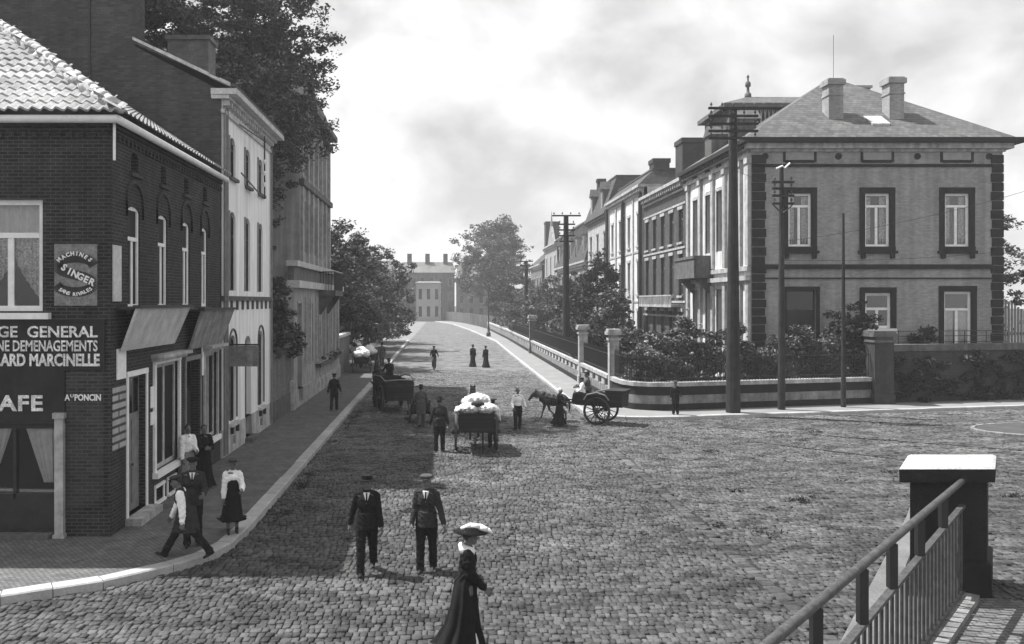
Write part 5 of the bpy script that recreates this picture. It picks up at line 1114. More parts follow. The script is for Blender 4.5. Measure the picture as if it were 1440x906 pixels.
# ------------------------------------------------------------ people
def vx(a): return Vector(a)
def hand(q, wr, d, inn, s, curl=.5, side=1):
    """palm, four unequal bent fingers and a thumb; d along the forearm, inn = direction the palm faces"""
    d = d.normalized(); inn = (inn-d*inn.dot(d)).normalized(); sd = d.cross(inn).normalized()*side; k = s
    for w in (-.026, -.009, .009, .026): q.cap([wr+sd*w*.6*k, wr+d*.045*k+sd*w*k, wr+d*.088*k+sd*w*k], [.019*k, .016*k, .0115*k], 8)
    for w, L0 in ((-.031, .062), (-.0105, .078), (.0105, .084), (.031, .072)):
        b = wr+d*.088*k+sd*w*k; c1 = b+(d*math.cos(curl)+inn*math.sin(curl))*L0*.5*k; c2 = c1+(d*math.cos(curl*2)+inn*math.sin(curl*2))*L0*.34*k; c3 = c2+(d*math.cos(curl*2.7)+inn*math.sin(curl*2.7))*L0*.24*k
        q.cap([b, c1, c2, c3], [.0098*k, .0092*k, .0086*k, .0078*k], 7)
    b = wr+d*.025*k-sd*.028*k; c1 = b+(d*.6-sd*.6+inn*.35).normalized()*.045*k; c2 = c1+(d*.9-sd*.15+inn*.4).normalized()*.032*k
    q.cap([b, c1, c2], [.0155*k, .0115*k, .009*k], 7)
def person(label, loc, rz, H=1.72, legs=((10, 8), (-12, 20)), arms=((5, 10, 12), (-8, 10, 12)), outfit='suit', jm='suit', tm='suit', hat='cap', hm='suit', group=None, near=False, lean=0, turn=0, seated=False, female=False, am=None, extra=None, hair='short', curl=.6, dz=0):
    t = local('person', label, 'person', group); U = H
    th, sh = .245*U, .235*U; hipz = .52*U; J = {}
    def leg(s, a, b):
        hp = Vector((s*.052*U, 0, hipz)); k = hp+Vector((s*.008*U, -math.sin(R(a))*th, -math.cos(R(a))*th)); an = k+Vector((0, -math.sin(R(a-b))*sh, -math.cos(R(a-b))*sh)); return hp, k, an, a-b
    Ls = [leg(-1, *legs[0]), leg(1, *legs[1])]
    low = min(l[2].z for l in Ls); lift = .045*U-low if not seated else 0
    up = Vector((0, 0, lift)); Ls = [(a+up, b+up, c+up, d) for a, b, c, d in Ls]; hz = hipz+lift
    ln = R(lean); Rt = Matrix.Rotation(ln, 3, 'X'); piv = Vector((0, 0, hz))
    def T(p): return Rt @ (Vector(p)-piv) + piv        # upper body leans forward (towards -Y)
    S_ = [T((s*.098*U*(.86 if female else 1), .005*U, hz+.282*U)) for s in (-1, 1)]
    def arm(i, f, o, e, inw=0):
        s = (-1, 1)[i]; u = .172*U; fa = .15*U; d1 = Vector((s*math.sin(R(o)), -math.sin(R(f))*math.cos(R(o)), -math.cos(R(f))*math.cos(R(o)))); el = S_[i]+d1*u
        f2 = f+e; d2 = Vector((s*math.sin(R(o-inw)), -math.sin(R(f2))*math.cos(R(o-inw)), -math.cos(R(f2))*math.cos(R(o-inw)))); return S_[i], el, el+d2*fa, d2
    As = [arm(0, *arms[0]), arm(1, *arms[1])]
    hc = T((0, -.012*U, hz+.412*U)); nk = T((0, .008*U, hz+.325*U)); Rh = Matrix.Rotation(R(turn), 3, 'Z') @ Matrix.Rotation(ln*.6, 3, 'X')
    def Hd(p): return hc + Rh @ (Vector(p)*U)
    vox = .0062 if near else .011
    # ---- body: one continuous skin surface
    q = MB(); n_ = 12
    chest = T((0, .0, hz+.22*U)); waist = T((0, 0, hz+.1*U)); pel = Vector((0, .005*U, hz+.02*U))
    fw = .88 if female else 1
    q.ell(chest, (.092*U*fw, .06*U, .1*U), rot=Rt); q.ell(waist, (.074*U*fw, .052*U, .09*U), rot=Rt); q.ell(pel, (.086*U, .06*U, .065*U)); q.cap([S_[0], T((0, 0, hz+.29*U)), S_[1]], [.032*U, .05*U, .032*U])
    if female:
        for s in (-1, 1): q.ell(T((s*.035*U, -.036*U, hz+.235*U)), .026*U)
    q.cap([nk, Hd((0, .01, -.04))], [.032*U, .029*U])
    for h_, k, a, d_ in Ls: q.cap([h_, h_.lerp(k, .5), k, k.lerp(a, .35)+Vector((0, .008*U, 0)), a], [.05*U, .044*U, .031*U, .032*U, .021*U], 12)
    for s_, e, w, d_ in As: q.cap([s_, s_.lerp(e, .5), e, e.lerp(w, .3), w], [.032*U, .027*U, .023*U, .023*U, .015*U], 12)
    q.ell(Hd((0, .008, .012)), (.044*U, .054*U, .058*U), 16, 12, rot=Rh); q.ell(Hd((0, -.012, -.022)), (.034*U, .038*U, .043*U), 14, 10, rot=Rh); q.ell(Hd((0, -.036, -.05)), .014*U)
    q.cap([Hd((0, -.047, .012)), Hd((0, -.06, -.012))], [.006*U, .0095*U], 8); q.cap([Hd((-.018, -.042, .018)), Hd((0, -.047, .02)), Hd((.018, -.042, .018))], [.008*U]*3, 8)
    q.ell(Hd((0, -.047, -.03)), (.013*U, .007*U, .006*U), 8, 6)
    for s in (-1, 1): q.ell(Hd((s*.045, .01, -.005)), (.006*U, .011*U, .018*U), 8, 8)
    for i, (s_, e, w, d_) in enumerate(As):
        inn = Vector((-(-1, 1)[i]*.9, .0, 0))+Vector((0, .25, 0)); hand(q, w, d_, inn, U/1.72*1.08, curl, (-1, 1)[i])
    q.build('body', 'skin', t, remesh=vox, sm=1)
    if near:
        e = MB(); [e.ell(Hd((s*.017, -.0495, .005)), (.0065*U, .003*U, .0035*U), 8, 6) for s in (-1, 1)]; e.build('eyes', 'hair', t)
        e = MB(); e.ell(Hd((0, -.0535, -.031)), (.012*U, .003*U, .0022*U), 8, 6); e.build('mouth', 'hair', t)
    # ---- shoes
    q = MB()
    for (h_, k, a, d_) in Ls:
        ft = R(max(min(d_, 35), -45))*.7 if not seated else 0; fd = Vector((0, -math.cos(ft), math.sin(ft))); fu = Vector((0, math.sin(ft), math.cos(ft)))
        b = a-fu*.022*U; q.cap([a+Vector((0, 0, .02*U)), b], [.026*U, .024*U]); q.cap([b+fd*-.02*U, b+fd*.045*U-fu*.004*U, b+fd*.09*U-fu*.007*U], [.022*U, .022*U, .015*U])
    q.build('shoes', 'leather', t, remesh=.009 if near else .014, sm=1)
    # ---- trousers or skirt
    if not female:
        q = MB(); q.ell(pel+Vector((0, 0, .02*U)), (.096*U, .071*U, .075*U))
        for h_, k, a, d_ in Ls: q.cap([h_, h_.lerp(k, .5), k, a+Vector((0, 0, .0))], [.066*U, .058*U, .045*U, .042*U], 12)
        for h_, k, a, d_ in Ls: q.tube(k.lerp(a, .9), a-Vector((0, 0, .026*U))-Vector((0, .008*U, 0)), .042*U, .043*U, 12)
        q.build('trousers', tm, t, remesh=.011 if near else .016, sm=1, wr=.014)
    def shell(rings, name, mm, fold=0, nf=9, n=40, ph=0):
        vs = []
        for (c, rx, ry) in rings:
            for i in range(n):
                a = 2*math.pi*i/n; w = 1+fold*(math.sin(nf*a+ph)+.5*math.sin((nf+4)*a+1.3))*(rings.index((c, rx, ry))/(len(rings)-1))**1.2
                vs.append(c+Vector((rx*w*math.cos(a), ry*w*math.sin(a), 0)))
        m_ = len(rings); fs = [(j*n+i, j*n+(i+1) % n, (j+1)*n+(i+1) % n, (j+1)*n+i) for j in range(m_-1) for i in range(n)]; fs += [tuple(range(n))]
        return MB().add(vs, fs).build(name, mm, t, smooth=True, wr=.02)
    if female:
        sl_ = extra.get('skirt', .04) if extra else .04; sw = extra.get('sweep', 0) if extra else 0; wd = extra.get('wide', 1) if extra else 1
        shell([(waist-Vector((0, 0, .01*U)), .072*U, .056*U), (pel+Vector((0, .01*U, .02*U)), .104*U, .09*U), (Vector((0, .02*U, hz*.7)), .118*U*wd, .115*U*wd), (Vector((0, .03*U+sw*.3, hz*.4)), .135*U*wd, .15*U*wd), (Vector((0, .04*U+sw*.7, hz*.15+sl_*U*.5)), .165*U*wd, .19*U*wd), (Vector((0, .05*U+sw, sl_*U)), .185*U*wd, .215*U*wd)], 'skirt', tm, .12, n=72)
        if extra and extra.get('ruff'): q = MB(); q.cap([T((-.06*U, -.02*U, hz+.305*U)), T((-.04*U, .045*U, hz+.315*U)), T((.04*U, .045*U, hz+.315*U)), T((.06*U, -.02*U, hz+.305*U))], [.035*U, .04*U, .04*U, .035*U], 10); q.build('lace_collar', 'cloth_white', t, smooth=True, wr=.02)
        if extra and extra.get('slip'): q = MB(); q.lathe((0, .03*U, .01), [(.165*U*wd, .02), (.15*U*wd, .12), (.09*U*wd, .45)], 24); q.build('petticoat', 'cloth_white', t, smooth=True)
    # ---- upper garment
    hem = {'suit': .47, 'coat': .33, 'smock': .36, 'shirt': .55, 'blouse': .57, 'waist': .55, 'long': .12}[outfit]*U+lift
    q = MB(); g_ = 1.0; fat = .0 if outfit in ('shirt', 'blouse', 'waist') else .006*U
    q.ell(T((0, 0, hz+.215*U)), ((.103*U)*fw+fat, .074*U+fat, .108*U), 20, 12, rot=Rt); q.ell(T((0, 0, hz+.1*U)), (.086*U*fw+fat, .066*U+fat, .1*U), 20, 12, rot=Rt)
    if female: q.ell(T((0, -.03*U, hz+.235*U)), (.075*U, .05*U, .05*U), rot=Rt)
    q.cap([S_[0], T((0, .005*U, hz+.302*U)), S_[1]], [.036*U, .05*U, .036*U])
    if not female: q.tube(pel+Vector((0, 0, .09*U)), Vector((0, .0, hem)), .094*U+fat, (.104 if outfit != 'smock' else .15)*U+fat, 20) if outfit in ('suit', 'coat', 'smock', 'long') else None
    slv = [.038, .037, .034, .032, .027] if outfit not in ('blouse', 'smock') else [.05, .049, .042, .038, .030]
    slm = extra.get('sleeves') if extra else None; q0 = q; q = MB() if slm else q
    for s_, e, w, d_ in As: q.cap([s_, s_.lerp(e, .5), e, e.lerp(w, .4), w-d_*.012*U], [v*U for v in slv], 12)
    if slm: q.build('shirt_sleeves', slm, t, remesh=.012, sm=2, wr=.016); q = q0
    # collar ring
    q.cap([T((-.03*U, .012*U, hz+.335*U)), T((0, .032*U, hz+.345*U)), T((.03*U, .012*U, hz+.335*U))], [.014*U]*3, 8)
    nm = {'suit': 'jacket', 'coat': 'coat', 'smock': 'smock', 'shirt': 'shirt', 'blouse': 'blouse', 'waist': 'waistcoat', 'long': 'cassock'}[outfit]
    q.build(nm, jm, t, remesh=.010 if near else .016, sm=2, wr=.013)
    if extra and extra.get('bib'):                    # pinafore over a white blouse
        q = MB(); q.ell(T((0, -.014*U, hz+.13*U)), (.082*U, .084*U, .13*U), 18, 12, rot=Rt); q.ell(T((0, 0, hz+.03*U)), (.108*U, .094*U, .10*U), 18, 12); q.build('pinafore', tm, t, smooth=True)
    if extra and extra.get('shirtfront'):
        q = MB(); n0 = T((0, -.0785*U-fat, hz+.325*U)); dn = T((0, -.088*U-fat, hz+.215*U)); l_ = T((-.033*U, -.066*U-fat, hz+.325*U)); r_ = T((.033*U, -.066*U-fat, hz+.325*U)); b_ = Vector((0, .02*U, 0))
        q.add([l_, n0, r_, dn, l_+b_, n0+b_, r_+b_, dn+b_], [(0, 1, 3), (1, 2, 3), (4, 7, 5), (5, 7, 6), (0, 3, 7, 4), (2, 6, 7, 3), (0, 4, 5, 1), (1, 5, 6, 2)]); o = q.build('shirt_front', 'cloth_white', t)
        q = MB(); a_ = n0+Vector((0, -.004*U, 0)); c_ = dn+Vector((0, -.004*U, .01*U)); q.tube(a_, c_, .007*U, .011*U, 6); q.build('tie', 'suit', t)
    # ---- hair, hat
    if hair == 'short': q = MB(); q.ell(Hd((0, .022, .022)), (.046*U, .048*U, .053*U), 14, 10, rot=Rh); q.build('hair', 'hair', t, smooth=True)
    elif hair == 'bun': q = MB(); q.ell(Hd((0, .02, .024)), (.052*U, .052*U, .056*U), 14, 10, rot=Rh); q.ell(Hd((0, .055, .045)), .026*U); q.build('hair', 'hair', t, smooth=True)
    def lat(prof, c, n=20, sx=1, sy=1): 
        vs = []
        for r_, z_ in prof:
            for i in range(n): a = 2*math.pi*i/n; vs.append(Hd((c[0]+r_*sx*math.cos(a), c[1]+r_*sy*math.sin(a), c[2]+z_)))
        m_ = len(prof); return MB().add(vs, [(j*n+i, j*n+(i+1) % n, (j+1)*n+(i+1) % n, (j+1)*n+i) for j in range(m_-1) for i in range(n)]+[tuple(range(n))[::-1], tuple(range((m_-1)*n, m_*n))])
    if hat == 'cap':
        q = lat([(.05, 0), (.068, .012), (.072, .024), (.055, .036), (.02, .04)], (0, .0, .038)); q.cap([Hd((-.03, -.06, .036)), Hd((0, -.078, .033)), Hd((.03, -.06, .036))], [.006*U]*3, 8); q.build('cap', hm, t, smooth=True)
    elif hat in ('bowler', 'wide'):
        w_ = .085 if hat == 'bowler' else .125; q = lat([(.045, .0), (w_, .004 if hat == 'bowler' else .0), (w_, .009), (.053, .008), (.053, .04), (.045, .06), (.02, .07)], (0, .004, .03)); q.build('hat', hm, t, smooth=True)
    elif hat == 'boater':
        q = lat([(.05, 0), (.1, 0), (.1, .006), (.056, .006), (.056, .045), (.05, .048)], (0, .004, .034)); q.build('hat', hm, t); q = lat([(.0575, 0), (.0575, .016)], (0, .004, .042)); q.build('hat_band', 'suit', t)
    elif hat == 'feather':
        q = lat([(.05, .0), (.125, .006), (.13, .014), (.06, .014), (.055, .045), (.02, .055)], (0, -.01, .035), sy=1.15); q.build('hat', hm, t, smooth=True)
        q = MB(); q.cap([Hd((0, .07, .075)), Hd((.0, .0, .095)), Hd((-.0, -.08, .085)), Hd((-.01, -.15, .062)), Hd((-.01, -.185, .04))], [.016*U, .026*U, .028*U, .022*U, .008*U], 10); q.build('plume', 'feather', t, smooth=True)
    elif hat == 'scarf':
        q = MB(); q.ell(Hd((0, .018, .02)), (.052*U, .058*U, .062*U), 14, 10, rot=Rh); q.cap([Hd((0, .04, -.02)), Hd((0, .07, -.1))], [.03*U, .02*U], 8); q.build('headscarf', hm, t, smooth=True)
    if extra and extra.get('apron'):
        q = MB(); z0_, z1_ = hz*.45, hz+.1*U; n = 12
        for i in range(n):
            a0, a1 = -1.1+2.2*i/n, -1.1+2.2*(i+1)/n
            f = lambda a, z, r1, r2: Vector((math.sin(a)*r1, -math.cos(a)*r2, z)); w0 = .155*U; w1 = .1*U
            q.quad(f(a0, z0_, w0, w0), f(a1, z0_, w0, w0), f(a1, z1_, w1, w1*.85), f(a0, z1_, w1, w1*.85))
        q.build('apron', am or 'apron', t)
    if extra and extra.get('seatz'): pass
    put(t, loc, R(rz)); return t
def at(px, py, z=0): s = (py-VY)/(HC-z); return (PX(px, FPX/s), FPX/s, z)
WALK = 'people walking down the street'
person('man in dark suit and brimmed dark hat, left of the two walking toward the viewer', at(516, 806), 3, 1.80, ((16, 6), (-14, 22)), ((-16, 14, 14), (8, 9, 16)), hat='boater', hm='suit', near=True, extra=dict(shirtfront=1), turn=0)
person('man in dark suit and grey flat cap, right of the two walking toward the viewer', at(600, 803), -6, 1.78, ((10, 8), (-4, 10)), ((4, 9, 22), (14, 17, 12)), jm='suit2', hat='cap', hm='suit3', near=True, extra=dict(shirtfront=1), turn=8)
person('woman in a long dark dress and plumed white hat crossing the foreground to the right', (PX(657, 12.35), 12.35, 0), 92, 1.70, ((6, 3), (-6, 8)), ((10, 4, 35), (-12, 6, 40)), 'blouse', 'skirt', 'skirt', 'feather', 'skirt', near=True, female=True, hair='bun', extra=dict(skirt=.04, sweep=.05, wide=.98, ruff=1, slip=1), lean=2)
sh_ = MB(); 
person('child with white sleeves, dark pinafore and straw hat on the left pavement', at(327, 750, .15), 20, 1.53, ((2, 2), (-2, 4)), ((8, 8, 10), (10, 14, 70, 20)), 'blouse', 'cloth_white', 'skirt', 'boater', 'suit3', near=True, female=True, hair='short', extra=dict(skirt=.2, bib=1))
person('stooping man with white sleeves and long dark apron striding left along the pavement', at(262, 783, .15), -78, 1.66, ((32, 4), (-30, 8)), ((14, 6, 14), (-10, 12, 8)), 'smock', 'suit2', 'suit', 'cap', 'hair', near=True, lean=14, curl=.8, extra=dict(sleeves='cloth_white'))
person('man in a flat cap facing the viewer just behind the stooping man', at(271, 768, .15), 12, 1.74, ((6, 6), (-4, 8)), ((14, 12, 30), (20, 16, 60, 20)), 'suit', 'suit2', 'suit', 'cap', 'suit', near=True, extra=dict(shirtfront=1))
person('woman in a white blouse and pale skirt standing in the café side doorway', at(264, 689, .15), 40, 1.66, ((2, 2), (-2, 2)), ((6, 6, 20), (20, 6, 60, 20)), 'blouse', 'cloth_white', 'apron', 'none', female=True, hair='bun', extra=dict(skirt=.03))
person('woman in black with folded arms beside the café side doorway', at(287, 686, .15), 30, 1.62, ((2, 2), (-2, 2)), ((24, 8, 70, 40), (24, 8, 70, 40)), 'blouse', 'skirt', 'skirt', 'none', female=True, hair='bun', extra=dict(skirt=.03))
person('man in dark work clothes walking away alone along the left pavement', at(470, 577, .15), 178, 1.62, ((10, 6), (-8, 14)), ((8, 14, 20), (-6, 14, 20)), 'suit', 'suit', 'suit', 'cap', 'suit')
person('round shouldered man on the left pavement beside the parked carts', at(537, 515, .15), 200, 1.74, ((6, 4), (-6, 10)), ((10, 14, 24), (4, 14, 24)), 'coat', 'suit3', 'suit2', 'bowler', 'suit2')
person('tiny distant dark figure at the far end of the left kerb', at(565, 470), 0, 1.75, outfit='suit')
BX, BY, _ = at(610, 521)
person('cyclist in dark clothes and cap riding toward the viewer down the middle of the street', (BX, BY+.12, .10), 5, 1.66, ((52, 62), (25, 45)), ((42, 14, 12), (42, 14, 12)), 'suit', 'suit', 'suit3', 'cap', 'suit', seated=True, lean=10)
bk = local('bicycle', 'bicycle ridden by the cyclist in the middle of the street', 'bicycle')
for x_ in (-.54, .52):
    q = MB(); q.ring((x_, 0, .34), (0, 1, 0), .33, .03, .025, 28); w_ = q.build('wheel', 'black', bk); q = MB()
    for i in range(16): a_ = i*math.pi/8; q.tube((x_, 0, .34), (x_+math.cos(a_)*.31, 0, .34+math.sin(a_)*.31), .003, n=4)
    q.build('spokes', 'iron', w_)
MB().path([(.52, 0, .34), (.18, 0, .84), (-.36, 0, .86), (.0, 0, .30), (.18, 0, .84)], .018, 6).path([(-.54, 0, .34), (-.36, 0, .86), (-.33, 0, .98)], .018, 6).path([(.52, 0, .34), (0, 0, .30)], .012, 6).build('frame', 'black', bk)
MB().path([(-.1, -.28, 1.02), (-.28, -.24, 1.0), (-.33, 0, .99), (-.28, .24, 1.0), (-.1, .28, 1.02)], .014, 6).build('handlebar', 'iron', bk); MB().ell((.2, 0, .92), (.14, .09, .035), 10, 6).tube((.18, 0, .82), (.2, 0, .92), .014).build('saddle', 'leather', bk)
MB().tube((0, -.09, .3), (.08, -.09, .16), .01).tube((0, .09, .3), (-.08, .09, .44), .01).ring((0, -.05, .3), (0, 1, 0), .1, .01, .02, 16).build('crank', 'iron', bk)
put(bk, (BX, BY, 0), R(95))
person('figure in a long black gown, left of the two walking away far down the street', at(665, 516), 170, 1.66, ((6, 4), (-6, 6)), ((6, 6, 20), (6, 6, 20)), 'blouse', 'skirt', 'skirt', 'bowler', 'skirt', female=True, hair='short', extra=dict(skirt=.02, wide=.9))
person('figure in a long black gown, right of the two walking away far down the street', at(683, 517), 200, 1.6, ((6, 4), (-6, 6)), ((6, 6, 20), (6, 6, 20)), 'blouse', 'skirt', 'skirt', 'bowler', 'skirt', female=True, hair='short', extra=dict(skirt=.02, wide=.95))
person('boy in a white shirt and dark trousers in the road right of the sack cart', at(728, 605), 10, 1.62, ((4, 2), (-4, 6)), ((10, 18, 40, 20), (-20, 26, 60, 20)), 'shirt', 'cloth_white', 'suit', 'none', am=None)
person('man in dark clothes seen from behind, walking left of the sack cart', at(618, 635), 176, 1.78, ((4, 2), (-6, 8)), ((8, 10, 20), (4, 16, 14)), 'suit', 'suit2', 'suit', 'bowler', 'suit')
person('man in a wide dark hat and grey coat pushing a low handcart', at(592, 601), 184, 1.66, ((12, 6), (-12, 18)), ((30, 8, 30), (30, 8, 30)), 'coat', 'suit3', 'suit3', 'wide', 'suit', lean=8)
person('white shirted man walking close at the right wheel of the sack cart', at(693, 630), 180, 1.66, ((6, 4), (-8, 10)), ((20, 10, 30), (10, 14, 20)), 'shirt', 'cloth_white', 'suit', 'cap', 'suit2')
person('man in white walking ahead of the sack cart, mostly hidden by its load', (PX(665, 33.2), 33.2, 0), 178, 1.70, ((10, 4), (-8, 14)), ((6, 10, 10), (6, 10, 10)), 'shirt', 'cloth_white', 'suit', 'cap', 'suit2')
person('person in a dark skirt and white headscarf standing beside the small horse', (4.62, 34.3, 0), 60, 1.50, ((2, 2), (-2, 4)), ((30, 8, 40), (10, 8, 30)), 'blouse', 'suit', 'skirt', 'scarf', 'cloth_white', female=True, hair='none', extra=dict(skirt=.05))
person('child in dark clothes standing against the curved corner wall', at(950, 583, .15), -10, 1.42, ((2, 2), (-2, 4)), ((6, 10, 20), (10, 10, 40)), 'coat', 'suit', 'suit', 'cap', 'suit3')

# ------------------------------------------------------------ horses
def horse(label, loc, rz, wh_=1.45, m='horse', gait=(18, -14, -16, 14), headup=.0, group=None, mane=True, name='horse', cat='horse'):
    """faces -X; wh_ = height at the withers"""
    t = local(name, label, cat, group); k = wh_/1.5; q = MB(); V = lambda x, y, z: Vector((x*k, y*k, z*k))
    q.ell(V(-.42, 0, 1.13), (.34*k, .25*k, .33*k)); q.ell(V(0, 0, 1.08), (.48*k, .28*k, .30*k)); q.ell(V(.46, 0, 1.16), (.36*k, .28*k, .32*k)); q.ell(V(-.34, 0, 1.33), (.22*k, .12*k, .15*k))
    hu = headup; n0, n1, n2, n3 = V(-.55, 0, 1.22), V(-.78, 0, 1.42+hu*.5), V(-.95, 0, 1.58+hu), V(-1.02, 0, 1.66+hu)
    q.cap([n0, n1, n2, n3], [.23*k, .16*k, .12*k, .095*k], 14)
    h0 = n3+V(-.02, 0, .0); h1 = h0+V(-.2, 0, -.16); h2 = h0+V(-.36, 0, -.37); h3 = h0+V(-.4, 0, -.43)
    q.cap([h0, h1, h2, h3], [.115*k, .095*k, .068*k, .06*k], 14); q.ell(h0+V(-.04, 0, -.09), (.11*k, .075*k, .11*k))
    for s in (-1, 1): q.cap([h0+V(.03, s*.06, .07), h0+V(.0, s*.075, .16), h0+V(-.01, s*.07, .22)], [.028*k, .026*k, .008*k], 8)
    feet = []
    for i, (s, g) in enumerate(zip((-1, 1), gait[:2])):   # front legs: knee (wrist) low
        a = R(g); p0 = V(-.42, s*.15, 1.0); kn = p0+V(-math.sin(a)*.46, 0, -math.cos(a)*.46); b = a-R(10 if g < 0 else 2); b = a-(R(35) if g < -10 else 0)
        ft = kn+V(-math.sin(b)*.34, 0, -math.cos(b)*.34); ho = ft+V(-.05, 0, -.12); q.cap([p0, p0.lerp(kn, .5), kn, kn.lerp(ft, .3), ft, ho], [.13*k, .085*k, .062*k, .04*k, .045*k, .05*k], 12); feet.append(ho)
    for i, (s, g) in enumerate(zip((-1, 1), gait[2:])):   # hind legs: stifle forward, hock back
        a = R(g); p0 = V(.5, s*.15, 1.08); st = p0+V(-.12-math.sin(a)*.15, 0, -.32); hk = st+V(.26-math.sin(a)*.28, 0, -.3); c = a+R(4); ft = hk+V(-math.sin(c)*.3-.02, 0, -math.cos(c)*.3); ho = ft+V(-.06, 0, -.1)
        q.cap([p0, st, hk, hk.lerp(ft, .35), ft, ho], [.2*k, .125*k, .066*k, .045*k, .048*k, .052*k], 12); feet.append(ho)
    q.build('body', m, t, remesh=.018*k+.002, sm=2)
    MB().cap([V(.78, 0, 1.28), V(.88, 0, 1.1), V(.9, 0, .75), V(.86, 0, .5)], [.04*k, .07*k, .06*k, .02*k], 8).build('tail', 'hair', t, smooth=True)
    if mane: MB().cap([n3+V(.06, 0, .08), n2+V(.12, 0, .05), n1+V(.14, 0, .1), n0+V(.1, 0, .2)], [.03*k, .04*k, .045*k, .03*k], 8).build('mane', 'hair', t, smooth=True)
    h = MB(); c = n1.lerp(n0, .6); ax = (n1-n0).normalized()
    h.ring(c, ax, .30*k, .1*k, .07*k, 20); 
    for s in (-1, 1): h.tube(V(-.6, s*.29, 1.15), V(.9, s*.33, 1.0), .014, n=5); h.tube(h3+V(.05, s*.07, .05), V(-.3, s*.2, 1.35), .01, n=4)
    h.ring(V(-.02, 0, 1.1), (1, 0, 0), .325*k, .07*k, .03*k, 20); h.build('harness', 'harness', t)
    low = min(f.z for f in feet)-.045*k; put(t, (loc[0], loc[1], loc[2]-low), rz); return t

# ------------------------------------------------------------ carts
def wheel(par, c, r, ax=(0, 1, 0), ns=12, m='cartwood', tyre='iron'):
    c = Vector(c); q = MB(); q.ring(c, ax, r-.012, .07, .075, 36); ax = Vector(ax).normalized(); a = ax.orthogonal().normalized(); b = ax.cross(a)
    for i in range(ns): th_ = 2*math.pi*(i+.5)/ns; d = a*math.cos(th_)+b*math.sin(th_); q.tube(c+d*.08, c+d*(r-.07), .022, .018, 6)
    w = q.build('wheel', m, par); MB().tube(c-ax*.12, c+ax*.12, .09, .08, 12).build('hub', m, w); MB().ring(c, ax, r, .075, .014, 36).build('tyre', tyre, w); return w
def sacks(par, name, m, items, vox=.03):
    q = MB(); [q.ell(c, r, 14, 10) for c, r in items]; return q.build(name, m, par, remesh=vox, sm=3, wr=.06)
# right cart: two wheeled tip cart, faces -X
rc = local('horse_cart', 'two wheeled dark tip cart with a seated driver at the right pavement corner', 'cart')
for s in (-1, 1): wheel(rc, (0, s*.62, .56), .56, ns=14)
MB().tube((0, -.6, .56), (0, .6, .56), .035).build('axle', 'iron', rc)
q = MB()
def plank_body(q, x0, x1, w, z0, z1, fl=.12, t=.03):
    for s in (-1, 1): q.hexa([(x0, s*w, z0), (x1, s*w, z0), (x1, s*(w+t), z0), (x0, s*(w+t), z0), (x0, s*(w+fl), z1), (x1, s*(w+fl), z1), (x1, s*(w+fl+t), z1), (x0, s*(w+fl+t), z1)])
    q.box(x0, x1, -w, w, z0, z0+t)
    for x in (x0, x1-t): q.hexa([(x, -w, z0+t), (x+t, -w, z0+t), (x+t, w, z0+t), (x, w, z0+t), (x, -w-fl, z1), (x+t, -w-fl, z1), (x+t, w+fl, z1), (x, w+fl, z1)])
plank_body(q, -.95, 1.0, .46, .80, 1.22, .06)
q.hexa([(.35, -.5, 1.223), (1.02, -.5, 1.223), (1.02, .5, 1.223), (.35, .5, 1.223), (.3, -.56, 1.42), (1.12, -.56, 1.42), (1.12, .56, 1.42), (.3, .56, 1.42)]); q.build('cart_body', 'cartwood', rc)
q = MB()
for s in (-1, 1): q.path([(1.0, s*.40, .76), (-.9, s*.40, .78), (-2.0, s*.34, .95), (-2.9, s*.32, 1.0)], .035, 6)
q.build('shafts', 'cartwood', rc)
q = MB()
for s in (-1, 1): q.path([(-.55, s*.62, 1.0), (-.4, s*.64, 1.22), (0, s*.65, 1.32), (.35, s*.64, 1.22), (.5, s*.62, 1.02)], .03, 6)
q.build('mudguards', 'greypaint', rc); MB().box(-.85, -.5, -.5, .5, 1.16, 1.25).build('seat', 'cartwood', rc)
RCX, RCY, RA = 6.4, 35.0, R(-27)
put(rc, (RCX, RCY, 0), RA)
def cartpt(x, y, z): return (RCX+x*math.cos(RA)-y*math.sin(RA), RCY+x*math.sin(RA)+y*math.cos(RA), z)
horse('small dark horse harnessed to the tip cart at the right corner', cartpt(-2.05, 0, 0), RA, 1.16, 'donkey', (16, -14, -12, 18), -.18)
person('driver seated on the tip cart holding the reins', cartpt(-.62, .12, .40), -105, 1.66, ((82, 70), (86, 74)), ((40, 10, 40), (40, 12, 40)), 'suit', 'suit3', 'suit', 'cap', 'suit', seated=True)
person('child sitting beside the driver at the front of the tip cart', cartpt(-.72, -.28, .56), -95, 1.30, ((82, 70), (86, 74)), ((20, 10, 40), (20, 12, 40)), 'suit', 'cloth_white', 'suit', 'cap', 'suit2', seated=True)
# sack cart, faces +Y (built facing -X, turned)
sc = local('sack_cart', 'high two wheeled cart heaped with pale sacks, seen from behind', 'cart')
for s in (-1, 1): wheel(sc, (0, s*.68, .60), .60, ns=12); 
MB().tube((0, -.85, .60), (0, .85, .60), .045).build('axle', 'iron', sc)
q = MB(); plank_body(q, -1.3, 1.2, .50, .74, 1.36, .05)
for x in (-1.1, -.5, .1, .6, 1.05): [q.box(x, x+.06, s*.56-.02, s*.56+.02, .78, 1.44) for s in (-1, 1)]
q.build('cart_body', 'cartwood', sc)
q = MB()
for s in (-1, 1): q.path([(1.2, s*.38, .72), (-1.3, s*.38, .75), (-3.4, s*.34, .98)], .04, 6)
q.tube((.9, .2, .72), (1.0, .2, .02), .03); q.build('shafts', 'cartwood', sc)
put(sc, (PX(669, 28.9), 28.9, 0), R(-90))
ld = local('sack_load', 'bulging heap of pale cloth sacks piled on the high cart', 'sacks')
